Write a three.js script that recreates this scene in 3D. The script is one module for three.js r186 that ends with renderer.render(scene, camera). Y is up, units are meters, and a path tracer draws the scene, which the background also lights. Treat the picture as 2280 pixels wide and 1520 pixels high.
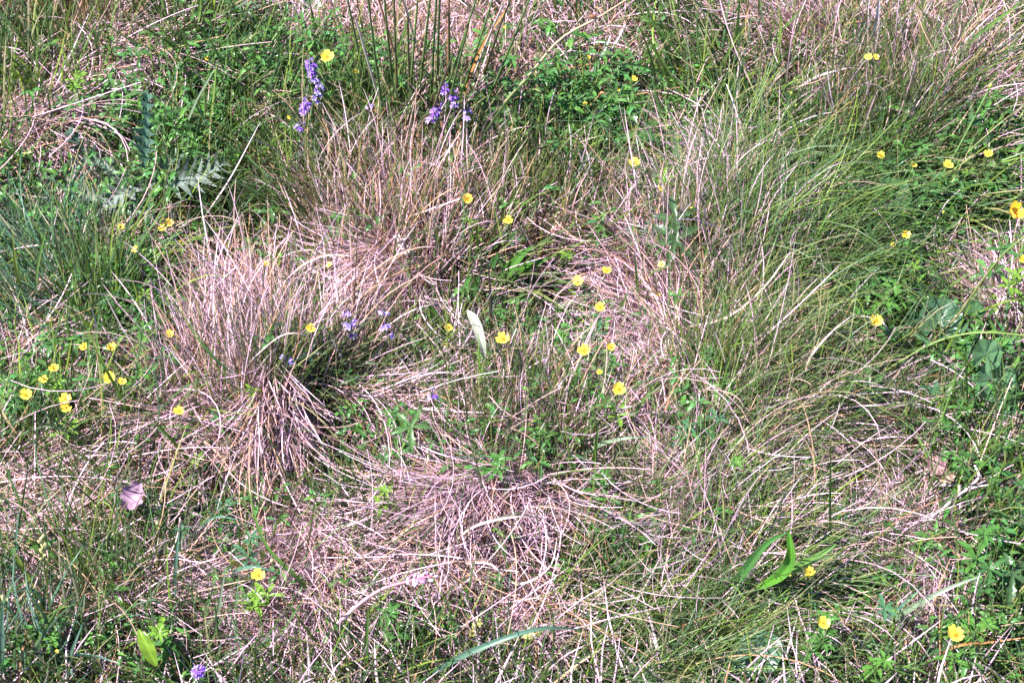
import * as THREE from 'three';
import { Sky } from 'three/addons/objects/Sky.js';
import { mergeGeometries } from 'three/addons/utils/BufferGeometryUtils.js';

// ---------------------------------------------------------------- camera, sky, sun, exposure
const scene = new THREE.Scene();
const W = 2280, H = 1520, PITCH = 51 * Math.PI / 180, FOV = 14.4;
const camera = new THREE.PerspectiveCamera(FOV, 1024 / 682, 0.05, 1200);
camera.position.set(0, 1.68, 1.68 / Math.tan(PITCH));
camera.lookAt(0, 0, 0);
camera.updateMatrixWorld(true);
const SUN = new THREE.Vector3(-0.60, 0.78, 0.06).normalize();
const sky = new Sky();
sky.name = 'sky'; sky.scale.setScalar(1000); sky.userData.kind = 'structure';
Object.entries({ turbidity: 2.5, rayleigh: 1.2, mieCoefficient: 0.004 }).forEach(([k, v]) => { sky.material.uniforms[k].value = v; });
sky.material.uniforms.sunPosition.value.copy(SUN);
scene.add(sky);
scene.environmentIntensity = 0.07;
const sun = new THREE.DirectionalLight(new THREE.Color().setRGB(1, 0.95, 0.92), 5);
sun.name = 'sun';
sun.position.copy(SUN).multiplyScalar(6);
sun.castShadow = true; sun.shadow.mapSize.set(4096, 4096);
Object.assign(sun.shadow.camera, { left: -1.5, right: 1.5, top: 1.5, bottom: -1.5, near: 0.5, far: 20 });
scene.add(sun);
const renderer = new THREE.WebGLRenderer({ antialias: true });
renderer.toneMapping = THREE.LinearToneMapping;
renderer.toneMappingExposure = 2.95;
renderer.shadowMap.enabled = true;

// ---------------------------------------------------------------- helpers
let seed = 7;
const rnd = () => { seed = (seed + 0x6d2b79f5) | 0; let t = Math.imul(seed ^ (seed >>> 15), 1 | seed); t = (t + Math.imul(t ^ (t >>> 7), 61 | t)) ^ t; return ((t ^ (t >>> 14)) >>> 0) / 4294967296; };
const R = (a, b) => a + (b - a) * rnd();
const G = () => { let u = 0; for (let i = 0; i < 4; i++) u += rnd(); return (u - 2) * 1.73; };
const pick = (a) => a[Math.floor(rnd() * a.length)];
const V = (x, y, z) => new THREE.Vector3(x, y, z);
const hash = (i, j) => { let n = Math.imul(i, 374761393) + Math.imul(j, 668265263); n = Math.imul(n ^ (n >>> 13), 1274126177); return ((n ^ (n >>> 16)) >>> 0) / 4294967296; };
function noise(x, y) {
  const i = Math.floor(x), j = Math.floor(y); let u = x - i, v = y - j; u = u * u * (3 - 2 * u); v = v * v * (3 - 2 * v);
  return (hash(i, j) * (1 - u) + hash(i + 1, j) * u) * (1 - v) + (hash(i, j + 1) * (1 - u) + hash(i + 1, j + 1) * u) * v - 0.5;
}
const TF = Math.tan(FOV * Math.PI / 360), ASP = 1024 / 682;
function ray(px, py) { return V((px / W * 2 - 1) * TF * ASP, (1 - py / H * 2) * TF, -1).applyQuaternion(camera.quaternion); }
function flat(px, py, y = 0) { const d = ray(px, py), t = (y - camera.position.y) / d.y; return V(camera.position.x + d.x * t, y, camera.position.z + d.z * t); }
// the lie of the ground: [x, y, radius, height in metres], measured on the photograph
const BUMPS = [[630, 965, 80, .06], [700, 1050, 60, -.05], [900, 540, 170, .045], [600, 880, 150, .05], [1600, 620, 150, .045], [1630, 900, 140, .04], [1150, 1130, 190, .022], [480, 930, 160, .02], [840, 930, 140, .015], [1250, 560, 130, .045],
  [290, 110, 150, .04], [60, 300, 120, .04], [1800, 90, 130, .05], [2150, 260, 150, .04], [1480, 800, 140, .015], [900, 640, 90, .025], [1590, 1150, 140, .015], [690, 1270, 140, .015], [2030, 1230, 160, .015], [1180, 990, 120, .012], [270, 1330, 110, .02], [2240, 690, 90, .03],
  [680, 1010, 70, -.045], [1270, 700, 110, -.035], [480, 1150, 120, -.04], [1260, 1240, 70, -.03], [1900, 1120, 110, -.02], [170, 420, 90, -.03], [2150, 590, 90, -.035], [1400, 1400, 100, -.03], [480, 600, 80, -.025], [1000, 1390, 120, -.02]]
  .map(([x, y, r, h]) => { const p = flat(x, y); return [p.x, p.z, r * 0.0004, h * (h < 0 ? .9 : .5)]; });
function ground(x, z) {
  let h = 0.022 * noise(x * 7 + 3, z * 7) + 0.012 * noise(x * 19, z * 19 + 7) + 0.18 * noise(x * 0.6 + 0.5, z * 0.6 + 0.5) * Math.min(1, Math.hypot(x, z) / 2);
  for (const [a, b, r, k] of BUMPS) { const d = ((x - a) ** 2 + (z - b) ** 2) / (r * r); if (d < 6) h += k * Math.exp(-d * 0.9); }
  return h;
}
function at(px, py, up = 0) {      // the spot of the meadow, UP metres over the ground, that shows at a pixel
  const d = ray(px, py); let t = 1.2;
  for (let i = 0; i < 400; i++) { const y = camera.position.y + d.y * t, e = y - ground(d.x * t, camera.position.z + d.z * t) - up; if (e < 0.0004) break; t += e * 0.55; }
  return V(d.x * t, camera.position.y + d.y * t, camera.position.z + d.z * t);
}
const heading = (deg) => { const a = deg * Math.PI / 180; return V(Math.cos(a), 0, -Math.sin(a) / Math.sin(PITCH)).normalize(); };  // picture angle (0 = right, 90 = up) to a direction over the ground
const taken = {};
const numbered = (n) => { const k = taken[n] = (taken[n] ?? -1) + 1; return k ? n + '_' + String(k).padStart(3, '0') : n; };
function thing(name, label, category, pos, group) {
  const o = new THREE.Group(); o.name = numbered(name); o.position.copy(pos); o.userData = { label, category };
  if (group) o.userData.group = group;
  scene.add(o); return o;
}
function part(name, g, m, parent) { const o = new THREE.Mesh(g, m); o.name = name; o.castShadow = o.receiveShadow = true; parent.add(o); return o; }
function stuff(name, g, m, label, category) {
  const o = new THREE.Mesh(g, m); o.name = name; o.castShadow = o.receiveShadow = true; o.userData = { kind: 'stuff', label, category }; scene.add(o); return o;
}

// ---------------------------------------------------------------- materials (colours are linear, real-world values)
const dryMat = new THREE.MeshPhysicalMaterial({ name: 'dry straw', vertexColors: true, roughness: 0.5, specularIntensity: 0.8, side: THREE.DoubleSide });
const greenMat = new THREE.MeshPhysicalMaterial({ name: 'green blade', vertexColors: true, roughness: 0.95, transmission: 0.34, thickness: 0, specularIntensity: 0.5, clearcoat: 0.55, clearcoatRoughness: 0.28, side: THREE.DoubleSide });
const leafMat = new THREE.MeshPhysicalMaterial({ name: 'leaf', vertexColors: true, roughness: 0.95, transmission: 0.36, thickness: 0, specularIntensity: 0.5, clearcoat: 0.5, clearcoatRoughness: 0.28, side: THREE.DoubleSide });
const woolMat = new THREE.MeshPhysicalMaterial({ name: 'felted leaf', vertexColors: true, roughness: 0.9, sheen: 0.2, sheenRoughness: 0.6, sheenColor: new THREE.Color(0.6, 0.62, 0.66), side: THREE.DoubleSide });
const petalMat = new THREE.MeshPhysicalMaterial({ name: 'petal', vertexColors: true, roughness: 0.95, transmission: 0.3, thickness: 0, clearcoat: 0.35, clearcoatRoughness: 0.3, side: THREE.DoubleSide });
const deadMat = new THREE.MeshPhysicalMaterial({ name: 'dead leaf', vertexColors: true, roughness: 0.7, side: THREE.DoubleSide });
const stemMat = new THREE.MeshPhysicalMaterial({ name: 'stem', vertexColors: true, roughness: 0.55 });
const mul = (c, k) => [c[0] * k, c[1] * k, c[2] * k];
const mix = (a, b, t) => [a[0] + (b[0] - a[0]) * t, a[1] + (b[1] - a[1]) * t, a[2] + (b[2] - a[2]) * t];
const STRAW = [[.67, .42, .55], [.63, .39, .50], [.71, .48, .61], [.54, .32, .33], [.58, .37, .43], [.45, .26, .20], [.50, .37, .44]];
const TAN = [[.44, .25, .14], [.40, .20, .10], [.50, .31, .22], [.30, .15, .08], [.55, .38, .33]];
const GREEN = [[.072, .17, .020], [.055, .135, .020], [.115, .22, .022], [.036, .10, .022], [.18, .27, .025], [.075, .165, .065]];
const OLIVE = [[.10, .155, .028], [.075, .135, .022], [.14, .18, .04], [.055, .10, .02]];
const BLUE = [[.045, .13, .065], [.065, .17, .10], [.036, .105, .045], [.10, .21, .15]];

// ---------------------------------------------------------------- blades of grass: narrow ribbons that bend, droop and come to rest on the ground
class Blades {
  constructor() { this.p = []; this.n = []; this.c = []; this.i = []; this.o = V(0, 0, 0); }
  // root, direction, length, width, gravity bend per metre, sideways bend per metre, colours at foot and tip
  add(root, dir, len, w, droop, curl, c0, c1, { seg = 5, lie = 0.002, taper = 1, roll = null, free = false } = {}) {
    const p = root.clone(), d = dir.clone().normalize(), ds = len / seg, b0 = this.p.length / 3, s = V(0, 0, 0), n = V(0, 0, 0), tmp = V(0, 0, 0);
    const r = roll ?? G() * 0.9, wob = R(-1, 1) * 1.5;
    for (let k = 0; k <= seg; k++) {
      const t = k / seg;
      s.set(-d.z, 0, d.x); if (s.lengthSq() < 1e-4) s.set(1, 0, 0.3); s.normalize();
      n.crossVectors(s, d).normalize(); if (n.y < 0) n.negate();
      const cr = Math.cos(r + wob * t * 0.4), sr = Math.sin(r + wob * t * 0.4);
      tmp.copy(s).multiplyScalar(cr).addScaledVector(n, sr); n.multiplyScalar(cr).addScaledVector(s, -sr);
      const hw = w * 0.5 * (taper ? Math.min(1, 0.55 + t * 2.2) * Math.pow(Math.max(0, 1 - Math.pow(t, 2.4)), 0.7 * taper) + 0.06 : (1 - 0.45 * t)), col = mix(c0, c1, t);
      for (const q of [-1, 1]) {
        this.p.push(p.x + tmp.x * hw * q - this.o.x, p.y + tmp.y * hw * q - this.o.y, p.z + tmp.z * hw * q - this.o.z);
        const e = 0.45 * q, nx = n.x + tmp.x * e, ny = n.y + tmp.y * e, nz = n.z + tmp.z * e, l = Math.hypot(nx, ny, nz);
        this.n.push(nx / l, ny / l, nz / l); this.c.push(col[0], col[1], col[2]);
      }
      if (k < seg) { const a = b0 + k * 2; this.i.push(a, a + 1, a + 2, a + 1, a + 3, a + 2); }
      p.addScaledVector(d, ds);
      if (!free) { const g = ground(p.x, p.z) + lie; if (p.y < g) { p.y = g; if (d.y < 0.02) d.y = 0.02; } }
      d.y -= droop * ds * (0.4 + 1.2 * t); d.addScaledVector(s, curl * ds); d.normalize();
    }
  }
  get size() { return this.p.length; }
  geometry() {
    const g = new THREE.BufferGeometry();
    g.setAttribute('position', new THREE.BufferAttribute(new Float32Array(this.p), 3));
    g.setAttribute('normal', new THREE.BufferAttribute(new Float32Array(this.n), 3));
    g.setAttribute('color', new THREE.BufferAttribute(new Float32Array(this.c), 3));
    g.setIndex(new THREE.BufferAttribute(new Uint32Array(this.i), 1));
    return g;
  }
}
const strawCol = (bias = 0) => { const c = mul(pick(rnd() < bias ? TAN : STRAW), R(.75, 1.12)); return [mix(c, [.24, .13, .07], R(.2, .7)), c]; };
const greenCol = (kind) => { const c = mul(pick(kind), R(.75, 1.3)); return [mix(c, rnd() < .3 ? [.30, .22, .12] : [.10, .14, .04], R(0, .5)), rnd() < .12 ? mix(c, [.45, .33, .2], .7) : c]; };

// ---------------------------------------------------------------- ground
{
  const N = 300, k = 7.6, a = 0.2, pos = [], col = [], idx = [];
  const f = (i) => a * Math.sinh(k * (i / N * 2 - 1));
  for (let j = 0; j <= N; j++) for (let i = 0; i <= N; i++) {
    const x = f(i), z = f(j); pos.push(x, ground(x, z), z);
    const m = noise(x * 30, z * 30) + 0.6 * noise(x * 90 + 5, z * 90), far = Math.min(1, Math.max(0, (Math.hypot(x, z) - 3) / 6));
    let c = mix([.055, .036, .026], [.11, .07, .045], Math.min(1, Math.max(0, m + .5)));
    c = mix(c, [.05, .07, .022], Math.min(1, Math.max(0, noise(x * 14 + 20, z * 14) * 3)));
    col.push(...mix(c, [.12, .15, .05], far));
    if (i < N && j < N) { const q = j * (N + 1) + i; idx.push(q, q + N + 1, q + 1, q + 1, q + N + 1, q + N + 2); }
  }
  const g = new THREE.BufferGeometry();
  g.setAttribute('position', new THREE.Float32BufferAttribute(pos, 3)); g.setAttribute('color', new THREE.Float32BufferAttribute(col, 3)); g.setIndex(idx); g.computeVertexNormals();
  const o = new THREE.Mesh(g, new THREE.MeshStandardMaterial({ name: 'moss and litter soil', vertexColors: true, roughness: 1 }));
  o.name = 'ground'; o.userData = { kind: 'structure', label: 'dark mossy soil under the grass' }; o.receiveShadow = true; scene.add(o);
}

// ---------------------------------------------------------------- dry thatch: combed patches of dead grass [x, y, rx, ry, angle, spread, blades, length, lift, brown]
const MATS = [
  [300, 110, 120, 60, 20, 45, 900, .09, 6, .2], [330, 175, 120, 30, -8, 18, 800, .12, 4, .15], [70, 280, 110, 60, -3, 20, 1300, .13, 5, .15], [110, 360, 80, 50, 30, 20, 600, .12, 4, .5],
  [1780, 80, 90, 50, 188, 25, 900, .11, 16, .15], [1740, 150, 110, 60, 215, 50, 900, .09, 8, .15], [2160, 250, 130, 60, 28, 18, 1500, .13, 6, .2], [2050, 90, 140, 70, 60, 50, 900, .10, 12, .3],
  [1010, 120, 260, 90, 75, 40, 1500, .10, 16, .35], [1330, 120, 160, 80, 100, 60, 1100, .08, 14, .3], [1250, 570, 130, 26, 5, 22, 900, .11, 8, .25], [1050, 590, 110, 30, 190, 25, 700, .10, 6, .25],
  [900, 645, 80, 65, 215, 30, 3200, .09, 10, .1], [930, 740, 80, 50, 190, 45, 900, .09, 6, .1], [1400, 600, 45, 90, 250, 40, 1500, .10, 12, .05], [1460, 700, 50, 70, 300, 40, 1600, .10, 12, .02], [1490, 800, 85, 75, 200, 60, 4200, .08, 10, .0],
  [1180, 690, 140, 40, 175, 30, 700, .10, 4, .3], [1450, 860, 50, 40, 220, 40, 500, .08, 8, .1], [450, 950, 130, 60, 5, 20, 2400, .13, 6, .25], [380, 1000, 70, 30, 200, 20, 500, .10, 4, .25],
  [820, 950, 120, 50, -25, 16, 2200, .13, 8, .08], [300, 830, 160, 50, -28, 16, 900, .14, 10, .1], [60, 790, 70, 70, 40, 60, 700, .11, 8, .2], [150, 1060, 150, 60, 15, 30, 900, .13, 5, .35],
  [1110, 1120, 120, 55, 212, 24, 3600, .09, 12, .0], [1010, 1180, 110, 60, 205, 35, 1300, .11, 8, .1], [1240, 1220, 110, 70, 60, 120, 800, .13, 20, .15], [1100, 1010, 170, 60, 10, 70, 900, .10, 8, .2], [1400, 1010, 110, 60, 20, 30, 1100, .11, 10, .1],
  [1570, 1150, 90, 90, 240, 35, 2500, .10, 12, .05], [1480, 1090, 80, 40, 30, 30, 700, .10, 10, .1], [690, 1230, 60, 110, 275, 25, 2700, .11, 14, .03], [700, 1390, 90, 80, 285, 60, 1000, .10, 12, .1], [850, 1310, 120, 60, 30, 70, 1100, .11, 10, .2],
  [80, 1230, 140, 50, -10, 14, 1300, .14, 5, .2], [60, 1120, 110, 60, 10, 40, 700, .12, 6, .35], [300, 1390, 240, 70, -5, 60, 1800, .10, 8, .25], [1050, 1390, 220, 80, 10, 90, 1300, .13, 14, .2], [1400, 1390, 180, 70, 10, 40, 500, .13, 10, .15],
  [1950, 1180, 160, 70, -20, 40, 2300, .12, 6, .12], [1900, 1080, 150, 50, 10, 30, 1200, .11, 5, .15], [2070, 1260, 70, 90, 250, 50, 1900, .10, 10, .08], [2230, 700, 70, 60, 60, 60, 1800, .08, 8, .05], [2050, 1400, 130, 60, 100, 90, 1000, .09, 8, .1], [1750, 1400, 100, 60, 60, 80, 700, .09, 8, .25],
  [420, 1330, 140, 60, 10, 40, 900, .09, 10, .15], [150, 1400, 130, 60, 30, 60, 1000, .09, 10, .2], [640, 1440, 150, 50, 160, 50, 1300, .09, 10, .12], [1180, 1440, 170, 50, 12, 50, 1200, .10, 12, .12], [1950, 1300, 90, 60, 60, 60, 1200, .09, 10, .08], [1980, 1460, 120, 40, 10, 60, 900, .08, 8, .12], [2090, 640, 60, 40, 60, 50, 600, .08, 8, .12], [1600, 470, 70, 60, 95, 30, 1100, .09, 30, .05],
  [1950, 960, 130, 50, 12, 20, 900, .13, 6, .15], [1700, 1010, 100, 40, 20, 40, 700, .12, 8, .15], [1440, 330, 60, 80, 230, 60, 900, .09, 10, .15], [1420, 450, 70, 60, 250, 60, 900, .09, 10, .1], [520, 690, 70, 60, 110, 60, 500, .10, 8, .5], [230, 560, 120, 60, 20, 90, 400, .10, 6, .4],
  [620, 300, 90, 80, 60, 90, 500, .09, 8, .4], [740, 60, 90, 60, 120, 60, 500, .10, 12, .2], [1150, 880, 130, 60, 60, 90, 700, .10, 10, .15], [2200, 1000, 80, 70, 60, 80, 600, .10, 8, .2], [1880, 200, 110, 60, 40, 30, 800, .12, 10, .15], [2200, 1130, 90, 40, 80, 80, 500, .10, 8, .2],
];
// hollows where little grows and the dark soil shows, and how matted a spot is
const HOLLOWS = [[1250, 690, 130, 40], [695, 1000, 60, 60], [480, 1165, 110, 45], [1250, 1240, 80, 35], [150, 405, 90, 35], [1390, 1420, 90, 40], [2140, 575, 90, 40], [420, 590, 60, 35], [950, 1400, 80, 30], [1880, 1130, 120, 30], [60, 1150, 90, 40], [1120, 320, 50, 20], [520, 1470, 60, 30]];
const inside = (list, x, y) => { let m = 0; for (const [a, b, p, q] of list) m = Math.max(m, Math.exp(-(((x - a) / p) ** 2 + ((y - b) / q) ** 2))); return m; };
const bare = (x, y) => rnd() < 1.15 * inside(HOLLOWS, x, y), matted = (x, y) => rnd() < .78 * inside(MATS, x, y);
const dry = new Blades();
for (const [x, y, rx, ry, ang, spread, n, len, lift, brown] of MATS) for (let k = 0; k < n * 1.75; k++) {
  const a0 = rnd() * 6.283, q = Math.sqrt(rnd()) * 1.3 * (1 + .5 * noise(a0 * 2 + x, y)), X = x + rx * q * Math.cos(a0), Y = y + ry * q * Math.sin(a0); if (bare(X, Y)) continue;
  const r = at(X, Y);
  if (noise(r.x * 45 + 9, r.z * 45) < -.42 + .22 * q) continue;
  const lie = 0.001 + 0.034 * rnd() * rnd() * Math.max(.3, 1.1 - q), wild = rnd() < .2, top = rnd() < .05;
  const dir = heading(ang + (wild ? R(-90, 90) : G() * spread * .8) + 60 * noise(r.x * 20, r.z * 20) + 25 * noise(r.x * 60 + 3, r.z * 60)); r.addScaledVector(dir, -len * 0.3);
  r.y = ground(r.x, r.z) + lie; dir.y = Math.tan((lift + Math.abs(G()) * 14) * Math.PI / 180);
  const L = len * (top || rnd() < .12 ? R(.7, 1.25) : R(.25, .75)), c = strawCol(top ? brown * .4 : brown); if (top) { r.y += R(.004, .012); c[0] = mix(c[0], c[1], .6); }
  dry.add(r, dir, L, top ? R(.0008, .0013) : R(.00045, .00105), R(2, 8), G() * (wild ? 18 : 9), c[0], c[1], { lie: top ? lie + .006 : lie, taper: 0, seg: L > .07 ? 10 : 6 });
}
// loose dead blades everywhere
for (let k = 0; k < 18000; k++) {
  const x = R(-150, 2430), y = R(-260, 1640); if (bare(x, y)) continue; const r = at(x, y, 0), c = strawCol(.35), lie = 0.001 + 0.02 * rnd() * rnd(), dir = heading(R(0, 360));
  dir.y = Math.tan(R(0, rnd() < .25 ? 50 : 18) * Math.PI / 180);
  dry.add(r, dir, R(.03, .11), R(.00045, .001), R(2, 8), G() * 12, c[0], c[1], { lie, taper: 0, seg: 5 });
}
stuff('dry_grass', dry.geometry(), dryMat, 'matted pale straw and dead grass blades lying over the whole meadow', 'dry grass');

// ---------------------------------------------------------------- short green grass [x, y, rx, ry, blades, kind, length, width mm, lean angle or null]
const LAWNS = [
  [110, 560, 160, 110, 700, BLUE, .10, 2.2, 150], [250, 60, 200, 90, 450, OLIVE, .09, 1.5, 88], [40, 180, 110, 130, 500, GREEN, .09, 2.2, 95], [420, 60, 70, 70, 260, GREEN, .09, 2.6, 90], [250, 300, 220, 110, 450, GREEN, .06, 1.8, 85], [560, 240, 110, 120, 700, GREEN, .08, 2.2, 80],
  [450, 430, 130, 100, 500, GREEN, .07, 1.6, 70], [240, 700, 50, 70, 300, GREEN, .11, 2.0, 78], [780, 180, 130, 100, 500, GREEN, .08, 1.8, 90], [1280, 330, 160, 90, 700, GREEN, .06, 1.8, 90], [1300, 60, 220, 70, 600, OLIVE, .08, 1.7, 85], [1600, 200, 90, 110, 500, GREEN, .11, 2.4, 88],
  [1640, 320, 120, 70, 500, GREEN, .10, 1.8, 50], [1900, 330, 160, 70, 800, GREEN, .10, 1.6, 45], [2180, 150, 130, 110, 800, GREEN, .10, 1.8, 50], [2150, 430, 150, 70, 700, GREEN, .10, 1.8, 45], [2120, 580, 160, 70, 500, GREEN, .08, 2.0, 60], [1920, 640, 120, 80, 400, GREEN, .07, 1.8, 50],
  [1150, 620, 120, 70, 300, OLIVE, .10, 2.2, 50], [1000, 800, 120, 80, 500, OLIVE, .08, 1.5, 90], [760, 850, 110, 90, 500, OLIVE, .08, 1.4, 60], [720, 1060, 90, 60, 400, GREEN, .06, 1.8, 80], [480, 1120, 120, 110, 450, GREEN, .08, 2.0, 85], [110, 1200, 160, 160, 420, GREEN, .10, 1.9, 95],
  [1150, 930, 150, 80, 500, OLIVE, .09, 1.5, 85], [1350, 1260, 110, 110, 700, GREEN, .08, 2.0, 75], [1540, 1010, 100, 80, 400, GREEN, .07, 1.6, 60], [2090, 980, 170, 100, 600, GREEN, .09, 2.0, 75], [2170, 1150, 130, 90, 500, GREEN, .08, 2.0, 85], [2160, 1400, 160, 110, 400, GREEN, .07, 2.0, 80],
  [1880, 1370, 120, 110, 400, GREEN, .08, 2.4, 60], [900, 1450, 170, 70, 450, GREEN, .09, 1.8, 85], [400, 1440, 260, 80, 400, GREEN, .08, 2.0, 90], [60, 1420, 120, 90, 260, BLUE, .10, 2.4, 90], [930, 1230, 120, 70, 260, OLIVE, .08, 1.4, 90], [1700, 1290, 120, 60, 500, GREEN, .09, 2.0, 45],
  [860, 300, 120, 60, 400, OLIVE, .09, 1.6, 95], [700, 420, 120, 80, 500, OLIVE, .09, 1.5, 110], [1200, 420, 140, 70, 500, OLIVE, .08, 1.4, 85], [340, 820, 100, 80, 300, GREEN, .06, 1.8, 85], [150, 960, 130, 80, 400, GREEN, .09, 2.0, 80],
];
const green = new Blades();
for (const [x, y, rx, ry, n, kind, len, w, lean] of LAWNS) for (let k = 0; k < n; k++) {
  const X = x + G() * rx * .75, Y = y + ry * .5 + G() * ry * .75; if (bare(X, Y) || matted(X, Y)) continue;
  const r = at(X, Y, 0), c = greenCol(rnd() < .8 ? kind : GREEN), dir = V(G() * .35, 1, G() * .35), e = Math.cos(lean * Math.PI / 180);
  dir.x += e * 1.1; if (Math.abs(e) > .5) dir.y *= .6;
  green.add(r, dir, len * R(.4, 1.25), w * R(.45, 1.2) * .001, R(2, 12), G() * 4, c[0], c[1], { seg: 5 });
}
for (let k = 0; k < 14000; k++) {
  const x = R(-200, 2480), y = R(-300, 1660); if (bare(x, y) || matted(x, y)) continue; const r = at(x, y, 0); if (noise(r.x * 9 + 40, r.z * 9) < -.2) continue;
  const c = greenCol(pick([GREEN, GREEN, OLIVE, BLUE]));
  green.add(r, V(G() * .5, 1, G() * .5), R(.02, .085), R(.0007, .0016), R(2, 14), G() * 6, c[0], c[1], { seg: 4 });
}
for (let k = 0; k < 11000; k++) {   // fine blades threaded through the straw
  const x = R(-100, 2380), y = R(-150, 1640); if (bare(x, y) || (rnd() < .75 && matted(x, y))) continue;
  const r = at(x, y, 0), c = greenCol(pick([GREEN, OLIVE, GREEN])), up = rnd() < .6; r.y += R(0, .012);
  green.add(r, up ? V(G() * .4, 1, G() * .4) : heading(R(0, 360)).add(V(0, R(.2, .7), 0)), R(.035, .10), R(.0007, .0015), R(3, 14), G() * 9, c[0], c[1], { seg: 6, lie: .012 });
}
stuff('green_grass', green.geometry(), greenMat, 'short green grass blades growing up through the straw over the whole meadow', 'grass');

// ---------------------------------------------------------------- tussocks
// fan: [share, kind, length, splay min/max degrees from upright, heading, how strongly headed, droop]
function tussock(label, x, y, rad, fans) {
  const base = at(x, y), o = thing('grass_tussock', label, 'tussock', base, 'grass tussocks in the meadow'), d = new Blades(), g = new Blades();
  d.o = g.o = base;
  for (const [n, kind, len, s0, s1, head, pull, droop, w = 1.1, lift = 0] of fans) for (let k = 0; k < n * 1.2; k++) {
    const q = Math.sqrt(rnd()) * 1.5, a = rnd() * 6.283, out = V(Math.cos(a), 0, Math.sin(a)).lerp(heading(head + G() * 14), pull);
    const r = V(base.x + (Math.cos(a) * q) * rad, 0, base.z + Math.sin(a) * q * rad); r.y = ground(r.x, r.z);
    const e = (s0 + (s1 - s0) * Math.pow(rnd(), .8)) * Math.PI / 180, dir = out.multiplyScalar(Math.sin(e) * (.35 + .65 * q)); dir.y = Math.cos(e); dir.x += G() * .17; dir.y += G() * .1; dir.z += G() * .17;
    const isDry = kind === 'dry' || kind === 'tan', c = isDry ? strawCol(kind === 'tan' ? .7 : .12) : greenCol({ green: GREEN, olive: OLIVE, blue: BLUE }[kind]);
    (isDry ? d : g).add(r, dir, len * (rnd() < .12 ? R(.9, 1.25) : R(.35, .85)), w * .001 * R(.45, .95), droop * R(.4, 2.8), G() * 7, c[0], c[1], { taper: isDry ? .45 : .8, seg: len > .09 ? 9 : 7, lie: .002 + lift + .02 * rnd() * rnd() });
  }
  if (d.size) part('dry_blades', d.geometry(), dryMat, o).userData = { kind: 'stuff' };
  if (g.size) part('green_blades', g.geometry(), greenMat, o).userData = { kind: 'stuff' };
}
tussock('large tussock with pale straw standing on one side and green blades swept over', 1610, 620, .05, [[560, 'dry', .10, 15, 50, 125, .88, 4], [300, 'dry', .08, 15, 60, 100, .8, 5], [520, 'dry', .12, 14, 42, 90, .88, 2.6], [2500, 'green', .18, 40, 70, 38, .9, 3.2, 1.05], [400, 'olive', .12, 10, 50, 70, .6, 4], [300, 'tan', .07, 20, 60, 60, .5, 5]]);
tussock('brown and green tussock sweeping over below the big pale tussock', 1630, 920, .05, [[1500, 'olive', .14, 38, 70, 34, .88, 3.6], [500, 'green', .14, 36, 68, 36, .88, 3.4], [480, 'dry', .14, 45, 76, 34, .88, 4], [350, 'tan', .08, 10, 50, 70, .6, 4], [400, 'green', .07, 10, 60, 60, .5, 5]]);
tussock('straw tussock fanning upwards with a dense green tuft at its foot', 600, 850, .05, [[700, 'dry', .13, 20, 50, 112, .85, 2.6], [350, 'dry', .11, 20, 52, 85, .8, 3], [420, 'olive', .10, 10, 55, 100, .7, 3], [220, 'tan', .07, 20, 70, 120, .6, 6]]);
tussock('dense bright green tuft over the dark hollow', 650, 925, .016, [[560, 'green', .085, 12, 55, 60, .8, 3.5, 1.0], [260, 'olive', .085, 10, 60, 45, .75, 4], [420, 'dry', .11, 60, 86, 263, .99, 7, 1.3, .018]]);
tussock('wide brown tussock below the rush stems fanning both ways', 905, 515, .055, [[550, 'tan', .10, 20, 62, 125, .8, 3.6], [450, 'dry', .10, 20, 60, 100, .7, 4], [350, 'dry', .10, 20, 62, 55, .8, 4], [500, 'olive', .10, 10, 55, 85, .6, 3.4], [250, 'tan', .09, 20, 70, 60, .6, 4]]);
tussock('brown tussock of thin upright blades beside the dark sedge spikes', 1190, 510, .045, [[300, 'tan', .08, 10, 48, 90, .6, 4], [520, 'olive', .09, 10, 50, 72, .7, 4], [200, 'dry', .08, 10, 55, 100, .6, 5]]);
tussock('thin green tuft standing in the middle of the straw', 1160, 1000, .04, [[500, 'olive', .085, 10, 55, 95, .7, 3], [300, 'dry', .09, 15, 60, 80, .7, 4], [200, 'green', .085, 10, 50, 75, .6, 3, 1.3], [150, 'tan', .07, 20, 70, 60, .6, 5]]);
tussock('dark green tussock combed sideways beside the round leaves', 1400, 1430, .055, [[2400, 'green', .16, 54, 78, 24, .93, 1.8, 1.1, .012], [700, 'olive', .16, 54, 78, 30, .93, 2, 1.1, .012], [500, 'dry', .15, 52, 82, 28, .93, 2.4]]);
tussock('green tussock under the curled broad blade', 1570, 1320, .05, [[700, 'olive', .13, 48, 74, 38, .93, 2.3, 1.1, .01], [900, 'dry', .14, 48, 74, 40, .93, 2.6, 1.1, .012], [700, 'green', .13, 45, 74, 38, .9, 2.3, 1.1, .01]]);
tussock('fresh green tuft below the lilac dead leaf', 285, 1335, .03, [[260, 'green', .10, 8, 45, 112, .75, 2.6, 1.5], [180, 'olive', .09, 8, 50, 100, .6, 3], [90, 'tan', .06, 20, 75, 60, .5, 6]]);
tussock('bluish green tussock sweeping out over the edge of the picture', 180, 715, .04, [[420, 'blue', .16, 50, 74, 148, .93, 2.8, 1.5], [140, 'green', .13, 25, 60, 125, .8, 3, 1.4]]);
tussock('bright green tuft of upright blades behind two small yellow flowers', 245, 745, .014, [[150, 'green', .11, 6, 34, 85, .7, 1.5, 1.6]]);
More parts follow.
